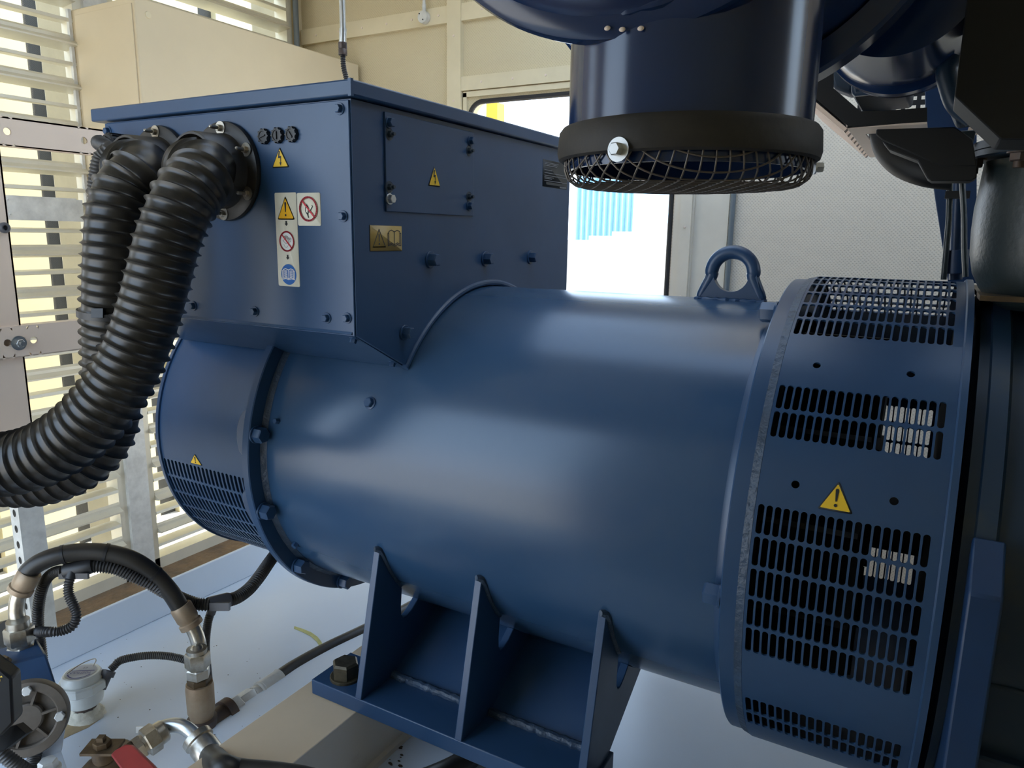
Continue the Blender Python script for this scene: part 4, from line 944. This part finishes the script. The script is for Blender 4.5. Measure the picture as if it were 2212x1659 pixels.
# pump block at the left edge
t = thing('fuel_pump', 'blue pump block with a ribbed round cover and black coil at the left edge', 'pump', at(60, 1600, 1.45))
D0 = 1.46
def blk(pts, d0, off): 
    g = G(); g.prism([at(x, y, d) for x, y, d in pts], off); return g
g = G()
bz1 = lc(1419).z; ax_ = V((0.30, -1.0, 0)).normalized(); ay_ = V((1.0, 0.30, 0)).normalized()
cB = V((lb.x, lb.y, bz1)); 
pr = at(100, 1412, 1.46)
g.prism([at(100, 1411, 1.47), at(133, 1512, 1.43), at(128, 1600, 1.40), at(-90, 1640, 1.32), at(-90, 1470, 1.37), at(-40, 1452, 1.40)], V((-0.075, 0.022, 0.0)))
pb = obj('body', g, 'blue', t, bevel=0.005)
g = G(); c = at(58, 1553, 1.365); n = (CF*-1.0+CR*0.42+CD*-0.16).normalized()
g.lathe(c, n, [(0.068, -0.02), (0.068, 0.004), (0.066, 0.008), (0.052, 0.008), (0.049, 0.004), (0.048, -0.008), (0.028, -0.010), (0.027, 0.001), (0.024, 0.003), (0, 0.003)], 56)
u = n.cross(CD).normalized(); w = n.cross(u)
for k in range(6):
    q = radians(60*k+14); e = u*cos(q)+w*sin(q); g.obox(c+e*0.038, e, n.cross(e), n, 0.013, 0.0022, 0.006)
cv = obj('fan_cover', g, 'pumpgrey', t, ang=30)
for q in ((53, 1498), (122, 1558)):
    p = at(q[0], q[1], 1.345); g = G(); g.hexbolt(c+(p-c)-n*((p-c).dot(n))+n*0.008, n, 0.0088, 0.009, 0, 0.2); obj('cover_bolt', g, 'galv', cv)
g = G(); g.prism([at(-60, 1400, 1.24), at(-8, 1441, 1.235), at(25, 1464, 1.24), at(30, 1562, 1.225), at(2, 1592, 1.21), at(-60, 1600, 1.19)], CF*0.04-CR*0.01)
co = obj('coil_housing', g, 'plastic', t, bevel=0.004)
cpl = at(18, 1463, 1.236); L = Lab(lambda a, b, h: cpl+CR*a-CD*b-CF*(0.0022+h)); L.text('e"', -0.0120, -0.002, 0.012, 'yellow', 2, radians(12)); L.done('maker_letter', co)
g = G(); g.prism([at(-60, 1595, 1.24), at(34, 1566, 1.25), at(56, 1585, 1.25), at(10, 1620, 1.22), at(-60, 1640, 1.2)], CF*0.02+CD*0.004); obj('coil_bracket', g, 'black', t, bevel=0.001)
g = G(); g.prism([at(-60, 1500, 1.50), at(130, 1528, 1.50), at(144, 1541, 1.50), at(141, 1562, 1.50), at(132, 1625, 1.44), at(-60, 1720, 1.35)], V((-0.006, 0.006, 0))); g.prism([at(132, 1622, 1.44), at(155, 1690, 1.37), at(40, 1720, 1.33), at(-60, 1700, 1.36)], V((0, 0, -0.006))); obj('bracket', g, 'white', t, bevel=0.0015)
g = G(); g.hexbolt(at(105, 1662, 1.37), Zv, 0.0165, 0.020, 1.3); obj('bracket_bolt', g, 'galv', t)
g = G(); g.cyl(at(-400, 1450, 1.60), at(14, 1370, 1.62), 0.030, seg=28); obj('end_pipe', g, 'rubber', t)
g = G(); g.hexbolt(at(3, 1432, 1.42), Zv, 0.013, 0.010, 1.3); obj('block_bolt', g, 'brass', t)
t = thing('pump_cable', 'black corrugated cable curling round under the pump cover', 'cable', at(40, 1650, 1.30))
g = G(); ribbed(g, [at(-40, 1600, 1.28), at(-8, 1618, 1.28), at(20, 1640, 1.285), at(50, 1662, 1.30), at(75, 1680, 1.33), at(85, 1690, 1.36)], 0.0125, 0.0016, 0.0052, 6, 20, True); obj('corrugated_tube', g, 'loom', t, ang=60)
g = G(); ribbed(g, [at(85, 1585, 1.44), at(80, 1610, 1.43), at(73, 1640, 1.41), at(68, 1665, 1.39), at(66, 1690, 1.37)], 0.0125, 0.0016, 0.0052, 6, 20, True); obj('corrugated_tube', g, 'loom', t, ang=60)

# ================================================================ AIR INTAKE OVER THE ALTERNATOR
pxc, pyc, pr = -0.218, -0.650, 0.1120
t = thing('air_intake', 'dark blue intake canister with a downpipe and wire guard hanging over the alternator', 'intake duct', (pxc, pyc, 1.372))
cz, cx = 1.722, -0.245
g = G()
g.lathe((cx, 0, cz), (0, -1, 0), [(0, 0.745), (0.10, 0.748), (0.185, 0.752), (0.196, 0.760), (0.200, 0.771), (0.212, 0.775), (0.219, 0.770), (0.224, 0.764), (0.234, 0.762), (0.2405, 0.757), (0.2425, 0.748), (0.2415, 0.738), (0.230, 0.730), (0.222, 0.715), (0.219, 0.69), (0.219, 0.56), (0.222, 0.50), (0.222, 0.42)], 128)
obj('canister', g, 'bluedk', t)
g = G(); g.lathe((cx, 0, cz-0.006), (0, -1, 0), [(0.220, 0.435), (0.244, 0.435), (0.247, 0.439), (0.247, 0.470), (0.243, 0.474), (0.220, 0.478)], 128); obj('clamp_band', g, 'bluedk', t)
rc = pl(1952, 18, 'y', -0.25)
g = G(); g.lathe((rc.x, 0, rc.z), (0, -1, 0), [(0, 0.16), (0.080, 0.16), (0.092, 0.165), (0.0955, 0.175), (0.0955, 0.190), (0.091, 0.194), (0.091, 0.202), (0.0985, 0.206), (0.0985, 0.225), (0.094, 0.230), (0.088, 0.26), (0.088, 0.40), (0, 0.40)], 96); obj('rear_canister', g, 'bluedk', t)
zb = 1.382
g = G(); g.lathe((pxc, pyc, zb), Zv, [(pr-0.004, 0), (pr, 0), (pr, 0.26), (pr-0.004, 0.26)], 96, closed=True); obj('downpipe', g, 'bluedk', t)
g = G()
for k in range(80):
    a = 2*pi*k/80; dx = pr*cos(a)
    zz = cz-sqrt(max(0.0, 0.2205**2-(pxc+dx-cx)**2)); 
pp = [V((pxc+(pr+0.001)*cos(2*pi*k/80), pyc+(pr+0.001)*sin(2*pi*k/80), cz-sqrt(max(0.001, 0.2215**2-(pxc+pr*cos(2*pi*k/80)-cx)**2)))) for k in range(81)]
g.tube(pp, [0.0045+0.001*sin(k*2.1) for k in range(81)], 10); obj('weld_seam', g, 'bluedk', t)
g = G(); tr = pr*1.075
g.lathe((pxc, pyc, zb+0.012), Zv, [(pr, 0.024), (tr-0.003, 0.026), (tr, 0.022), (tr+0.0015, 0.004), (tr, -0.002), (tr-0.003, -0.004), (pr, -0.002)], 96, closed=True)
obj('rubber_trim', g, 'trimrub', t)
# wire guard: a shallow dished grid
g = G(); zl, zh = zb-0.014, zb+0.010; R1 = pr*1.02
def gpt(a, b):
    d = sqrt(a*a+b*b)
    k = 0.84*R1
    if d <= k: return V((pxc+a, pyc+b, zl-0.002*(1-(d/k)**2)))
    f = min(1, (d-k)/(R1*1.12-k)); ex_ = k+(R1-k)*sin(min(1, f*1.35)*pi/2); 
    return V((pxc+a/d*ex_, pyc+b/d*ex_, zl+(zh-zl)*(1-cos(f*pi/2))*1.0))
n = 21; sp_ = 2*R1*1.12/n
gr = radians(29.5)
for k in range(n):
    o = -R1*1.12+sp_*(k+0.5); h = sqrt(max(0, (R1*1.12)**2-o*o)); m_ = 30
    for ax in (0, 1):
        pts = []
        for i in range(m_+1):
            s_ = -h+2*h*i/m_; a, b = (s_, o) if ax == 0 else (o, s_)
            a, b = a*cos(gr)-b*sin(gr), a*sin(gr)+b*cos(gr); pts.append(gpt(a, b))
        if h > 0.01: g.tube(pts, 0.0009, 6)
obj('wire_guard', g, 'wire', t)
pw = pl(1352, 326, 'y', pyc-pr*0.97); dirw = V((pw.x-pxc, pw.y-pyc, 0)).normalized(); pw = V((pxc+dirw.x*(tr+0.001), pyc+dirw.y*(tr+0.001), pw.z))
g = G(); g.lathe(pw, dirw, [(0, 0), (0.0100, 0), (0.0100, 0.0016), (0, 0.0016)], 32); g.hexbolt(pw+dirw*0.0016, dirw, 0.0056, 0.0070, 0, 0.2); obj('guard_bolt', g, 'chrome', t)
dirw = (CR+V((0, -0.1, 0))).normalized(); dirw = V((dirw.x, dirw.y, 0)).normalized(); pw = V((pxc+dirw.x*tr, pyc+dirw.y*tr, pl(1765, 350, 'y', pyc).z))
g = G(); g.hexbolt(pw, dirw, 0.0050, 0.0080, 1.3); obj('guard_bolt', g, 'chrome', t)
g = G()
for x in (1312, 1344, 1384):
    v = ray(x, 64-abs(x-1350)*0.08); p = CAM+v*((-0.764-CAM.y)/v.y); g.sphere(p, 0.0022, (1.3, 0.5, 0.9), 8)
obj('paint_chip', g, 'rack', t)

# ================================================================ ENGINE
t = thing('engine', 'dark blue diesel engine at the right edge, coupled to the alternator', 'engine', (0.9, 0, 0.25))
g = G(); g.lathe((0, 0, ZC), (1, 0, 0), [(0.20, 0.062), (0.375, 0.062), (0.392, 0.066), (0.392, 0.078), (0.398, 0.080), (0.398, 0.100), (0.388, 0.104), (0.385, 0.125), (0.380, 0.22), (0.375, 0.34), (0.39, 0.345), (0.39, 0.40), (0.20, 0.40)], 128)
obj('flywheel_housing', g, 'engine', t)
g = G(); a0, a1 = 0, 0
n = 40; fro = []; 
ring_o = [(0.455, 80+100*k/n) for k in range(n+1)]; ring_i = [(0.36, 180-100*k/n) for k in range(n+1)]
pts = [cy(0.075, a, r) for r, a in ring_o]+[cy(0.075, a, r) for r, a in ring_i]
# straight outer mounting flange on the lower part
fl_ = [V((0.076, -0.382, 0.98)), V((0.076, -0.436, 0.93)), V((0.076, -0.446, 0.70)), V((0.076, -0.430, 0.45)), V((0.076, -0.36, 0.40)), V((0.076, -0.30, 0.55)), V((0.076, -0.33, 0.8))]
g.prism(fl_, (0.034, 0, 0)); obj('mounting_flange', g, 'engblue', t, bevel=0.003)
g = G(); qa, qb = pl(2030, 1362, 'x', 0.066), pl(2014, 1478, 'x', 0.066); g.box(0.061, 0.0755, qa.y-0.004, qa.y+0.03, qb.z, qa.z); obj('gasket_tab', g, 'gasket', t, bevel=0.002)
g = G()
for z, yy in ((0.70, -0.40), (0.655, -0.405), (0.50, -0.41), (0.42, -0.41)): g.box(0.11, 0.9, yy, yy+0.10, z-0.012, z+0.010)
g.box(0.11, 0.9, -0.385, -0.30, 0.40, 0.80); obj('foot_bracket', g, 'engine', t, bevel=0.004)
g = G(); g.box(0.40, 1.9, -0.36, 0.36, 0.45, 1.35); obj('block', g, 'engine', t, bevel=0.02)
# manifold pipe
mx, my = 0.158, -0.10
ml = lambda px, py: pl(px, py, 'y', my)
zf0, zf1 = ml(2112, 346).z, ml(2112, 312).z
g = G(); r_t = mx-ml(2126, 352).x; prof = []
for py, xx in ((352, 2126), (400, 2116), (450, 2104), (500, 2097), (550, 2094), (590, 2099), (620, 2112), (645, 2130), (665, 2160)):
    q = ml(xx, py); prof.append((mx-q.x, q.z-1.0))
g.lathe((mx, my, 1.0), Zv, [(0, prof[0][1])]+prof+[(0, prof[-1][1])], 64); mp = obj('manifold_pipe', g, 'manif', t)
g = G(); g.lathe((mx, my, zf0), Zv, [(0, 0), (0.126, 0), (0.128, 0.002), (0.128, (zf1-zf0)*0.45), (0.124, (zf1-zf0)*0.48), (0.128, (zf1-zf0)*0.52), (0.128, zf1-zf0), (0, zf1-zf0)], 48); obj('pipe_flange', g, 'engine', t)
for q in ((2102, 366), (2200, 358)):
    p = pl(q[0], q[1], 'y', my-0.10 if q[0] > 2150 else my-0.02); g = G(); g.hexbolt((p.x, p.y, zf0), (0, 0, -1), 0.0125, 0.012, 1.2); g.cyl((p.x, p.y, zf0), (p.x, p.y, zf0-0.020), 0.0065); obj('flange_bolt', g, 'rust', t)
g = G(); g.box(0.0585, 0.11, -0.20, 0.10, 1.245, 1.252); obj('shelf_strip', g, 'brass', t)
# black heat shields
def plate(name, pts, y, off, m_='black', bev=0.0015, parent=t):
    g = G(); g.prism([pl(px, py, 'y', y) for px, py in pts], (0, off, 0)); return obj(name, g, m_, parent, bevel=bev)
plate('heat_shield', [(2094, -40), (2062, 208), (2161, 301), (2300, 303), (2300, -60)], -0.42, 0.10)
plate('shield_plate', [(1893, 279), (1892, 291), (1906, 303), (2033, 359), (2110, 359), (2101, 300), (2062, 274)], -0.20, 0.004)
plate('lower_shield', [(1905, 304), (1920, 323), (1982, 347), (2003, 385), (2012, 391), (2095, 391), (2110, 384), (2112, 340), (2030, 352)], -0.17, 0.05)
plate('bracket_gusset', [(2052, 284), (2100, 318), (2110, 280)], -0.12, 0.01, 'manif')
plate('blue_column', [(1996, 110), (2000, 290), (2020, 430), (2048, 612), (2110, 612), (2110, 110)], 0.30, 0.03, 'engblue')
g = G(); g.tube([pl(2052, 380, 'y', 0.12), pl(2050, 470, 'y', 0.12), pl(2044, 540, 'y', 0.12), pl(2038, 604, 'y', 0.12)], 0.0050, 12); obj('thin_pipe', g, 'manif', t)
g = G(); g.tube([pl(2072, 380, 'y', 0.15), pl(2066, 540, 'y', 0.15), pl(2064, 604, 'y', 0.15)], 0.0105, 20); g.cyl(pl(2066, 540, 'y', 0.14), pl(2064, 590, 'y', 0.14), 0.019, seg=24); obj('sensor_pipe', g, 'engblue', t)
g = G(); g.obox(pl(2068, 421, 'y', 0.11), (1, 0, 0), (0, 1, 0), (0, 0, 1), 0.018, 0.012, 0.006); obj('pipe_clip', g, 'plastic', t)
g = G(); g.tube(smooth_path([pl(2078, 395, 'y', 0.05), pl(2082, 460, 'y', 0.05), pl(2083, 540, 'y', 0.05), pl(2086, 598, 'y', 0.05)], 5), 0.0045, 10); obj('wire', g, 'manif', t)
# turbo housing behind the intake
rc = pl(1975, 20, 'y', 0.0)
g = G(); g.lathe((rc.x, 0, rc.z), (0, -1, 0), [(0, 0.12), (0.085, 0.12), (0.097, 0.10), (0.10, 0.05), (0.10, -0.15), (0, -0.15)], 72); obj('turbo_housing', g, 'engine', t)
plate('actuator_box', [(1836, 120), (1838, 204), (1846, 208), (1964, 196), (1976, 100), (1900, 60)], -0.14, 0.16, 'engine', 0.006)
g = G(); g.cyl(pl(1909, 200, 'y', 0.06), pl(1909, 268, 'y', 0.06), 0.018, seg=24); obj('braided_tube', g, 'engblue', t)
plate('turbo_cover', [(1790, 150), (1800, 190), (1840, 205), (1850, 140)], 0.12, 0.05, 'engine', 0.006)
g = G(); c2 = pl(1985, 345, 'y', -0.02); g.tube(smooth_path([pl(1905, 262, 'y', 0.05), pl(1918, 318, 'y', 0.03), pl(1950, 352, 'y', 0.0), pl(2000, 372, 'y', -0.02), pl(2060, 380, 'y', -0.02)], 6), 0.022, 20); obj('braided_hose', g, 'black', t)
g = G(); g.tube(smooth_path([pl(2060, 120, 'y', -0.25), pl(2046, 150, 'y', -0.25), pl(2052, 185, 'y', -0.25), pl(2068, 225, 'y', -0.25), pl(2105, 255, 'y', -0.25)], 6), [0.013]*25, 20); obj('elbow', g, 'engine', t)
plate('side_bracket', [(2052, 232), (2068, 268), (2104, 262), (2085, 222)], -0.22, 0.05, 'engine', 0.004)

# guard box behind the intake
t = thing('belt_guard', 'dark folded sheet-metal guard with slots behind the intake pipe', 'guard', pl(1880, 340, 'y', 0.2))
y0, y1 = -0.06, 0.40
F_ = [pl(px, py, 'y', y0) for px, py in ((1700, 120), (1700, 168), (1830, 277), (2003, 262), (2003, 232), (1900, 240), (1858, 240), (1800, 190), (1800, 120))]
g = G(); g.prism(F_, (0, 0.006, 0)); obj('front_sheet', g, 'black', t)
b_x = F_[2].x; g = G(); q0, q1 = pl(1800, 150, 'y', y1), pl(1905, 262, 'y', y1); xa_, xb_ = b_x-0.03, b_x+0.16; z0_, z1_ = F_[2].z+0.035, q0.z+0.06
nx, nz = 7, 12
for ix in range(nx+1):
    x = xa_+(xb_-xa_)*ix/nx; g.box(x-0.004, x+0.004, y1-0.003, y1, z0_, z1_)
for iz in range(nz+1):
    z = z0_+(z1_-z0_)*iz/nz; g.box(xa_, xb_, y1-0.0029, y1-0.0001, z-0.005, z+0.005)
obj('slotted_back', g, 'black', t)
a, b, c = F_[1], F_[2], F_[3]
g = G(); g.prism([a, b, b+V((0, 0, 0.004)), a+V((0, 0, 0.004))], (0, y1-y0, 0)); obj('sloping_sheet', g, 'rack', t)
g = G()
# underside with slot openings
def under(x0, x1, ya_, yb__, z): g.box(x0, x1, ya_, yb__, z, z+0.003)
z_ = b.z; x0, x1 = b.x, c.x
under(x0, x1, y0, 0.02, z_); under(x0, x1, 0.10, y1, z_); under(x0, x0+0.02, 0.02, 0.10, z_)
for k in range(4): under(x0+0.045+0.04*k, x0+0.06+0.04*k, 0.02, 0.10, z_)
obj('bottom_sheet', g, 'rack', t)
g = G()
for k in range(9):
    f = (k+0.5)/9; p = a+(b-a)*0.02; yy = y0+(y1-y0)*f; d = (b-a).normalized(); nn = V((d.z, 0, -d.x))
    g.obox((a+b)/2+V((0, yy-y0, 0))-nn*0.003*(1 if nn.z > 0 else -1), d, (0, 1, 0), nn, (b-a).length*0.48, 0.010, 0.003)
obj('rib', g, 'rack', t)

# ================================================================ OUTSIDE
g = G(); g.box(-30, 30, -30, 30, -0.40, -0.30); gr_ = obj('ground', g, 'ground'); gr_['kind'] = 'structure'
yo = 7.0; a = pl(1370, 400, 'y', yo); b = pl(1250, 500, 'y', yo)
g = G(); x0, x1 = b.x-0.05, a.x; n = 40
top = [(x0+(x1-x0)*k/n, yo+(0.05 if (k//2) % 2 else 0.0)) for k in range(n+1)]
pts = [(x, y, -0.30) for x, y in top]+[(x1, yo+2.2, -0.3), (x0, yo+2.2, -0.3)]
g.prism(pts, (0, 0, 2.75)); tag(obj('shipping_container', g, 'contblue'), 'pale blue corrugated container outside the doorway', 'container')
g = G()
for k in range(5):
    q = pl(1222+50*k, 518-9*k, 'y', 5.2+0.35*k); g.box(q.x, q.x+6, 5.2+0.35*k, 5.55+0.35*k, -0.30, q.z)
tag(obj('concrete_steps', g, 'ground'), 'pale steps outside in front of the blue container', 'steps')
p = pl(1062, 240, 'y', 3.2); g = G(); g.box(p.x-0.045, p.x+0.045, 3.2, 3.3, -0.30, pl(1062, 222, 'y', 3.2).z); tag(obj('yellow_post', g, 'yelpost'), 'yellow post outside the doorway', 'post')

# ================================================================ LIGHT
w = bpy.data.worlds.new('sky'); bpy.context.scene.world = w; w.use_nodes = True
nt = w.node_tree; bg = nt.nodes['Background']; bg.inputs['Strength'].default_value = 2.8
tc = nt.nodes.new('ShaderNodeTexCoord'); sp = nt.nodes.new('ShaderNodeSeparateXYZ'); rp = nt.nodes.new('ShaderNodeValToRGB')
nt.links.new(tc.outputs['Generated'], sp.inputs[0]); nt.links.new(sp.outputs[2], rp.inputs[0]); nt.links.new(rp.outputs[0], bg.inputs['Color'])
rp.color_ramp.elements[0].position = 0.0; rp.color_ramp.elements[0].color = (0.78, 0.87, 1.0, 1)
rp.color_ramp.elements[1].position = 0.9; rp.color_ramp.elements[1].color = (0.36, 0.48, 0.68, 1)
e_ = rp.color_ramp.elements.new(0.25); e_.color = (0.60, 0.78, 1.0, 1)
sun = bpy.data.lights.new('sun', 'SUN'); sun.energy = 8.0; sun.angle = radians(1.0); sun.color = (1.0, 0.90, 0.72)
so = bpy.data.objects.new('sun', sun); COL.objects.link(so)
so.rotation_euler = V((0.20, 0.45, 0.87)).to_track_quat('Z', 'Y').to_euler()
sc = bpy.context.scene
sc.view_settings.view_transform = 'Standard'; sc.view_settings.look = 'None'; sc.view_settings.gamma = 1.0; sc.view_settings.use_curve_mapping = False
sc.view_settings.exposure = 0.82
sc.cycles.use_denoising = True; sc.cycles.max_bounces = 10; sc.cycles.diffuse_bounces = 6; sc.cycles.glossy_bounces = 6
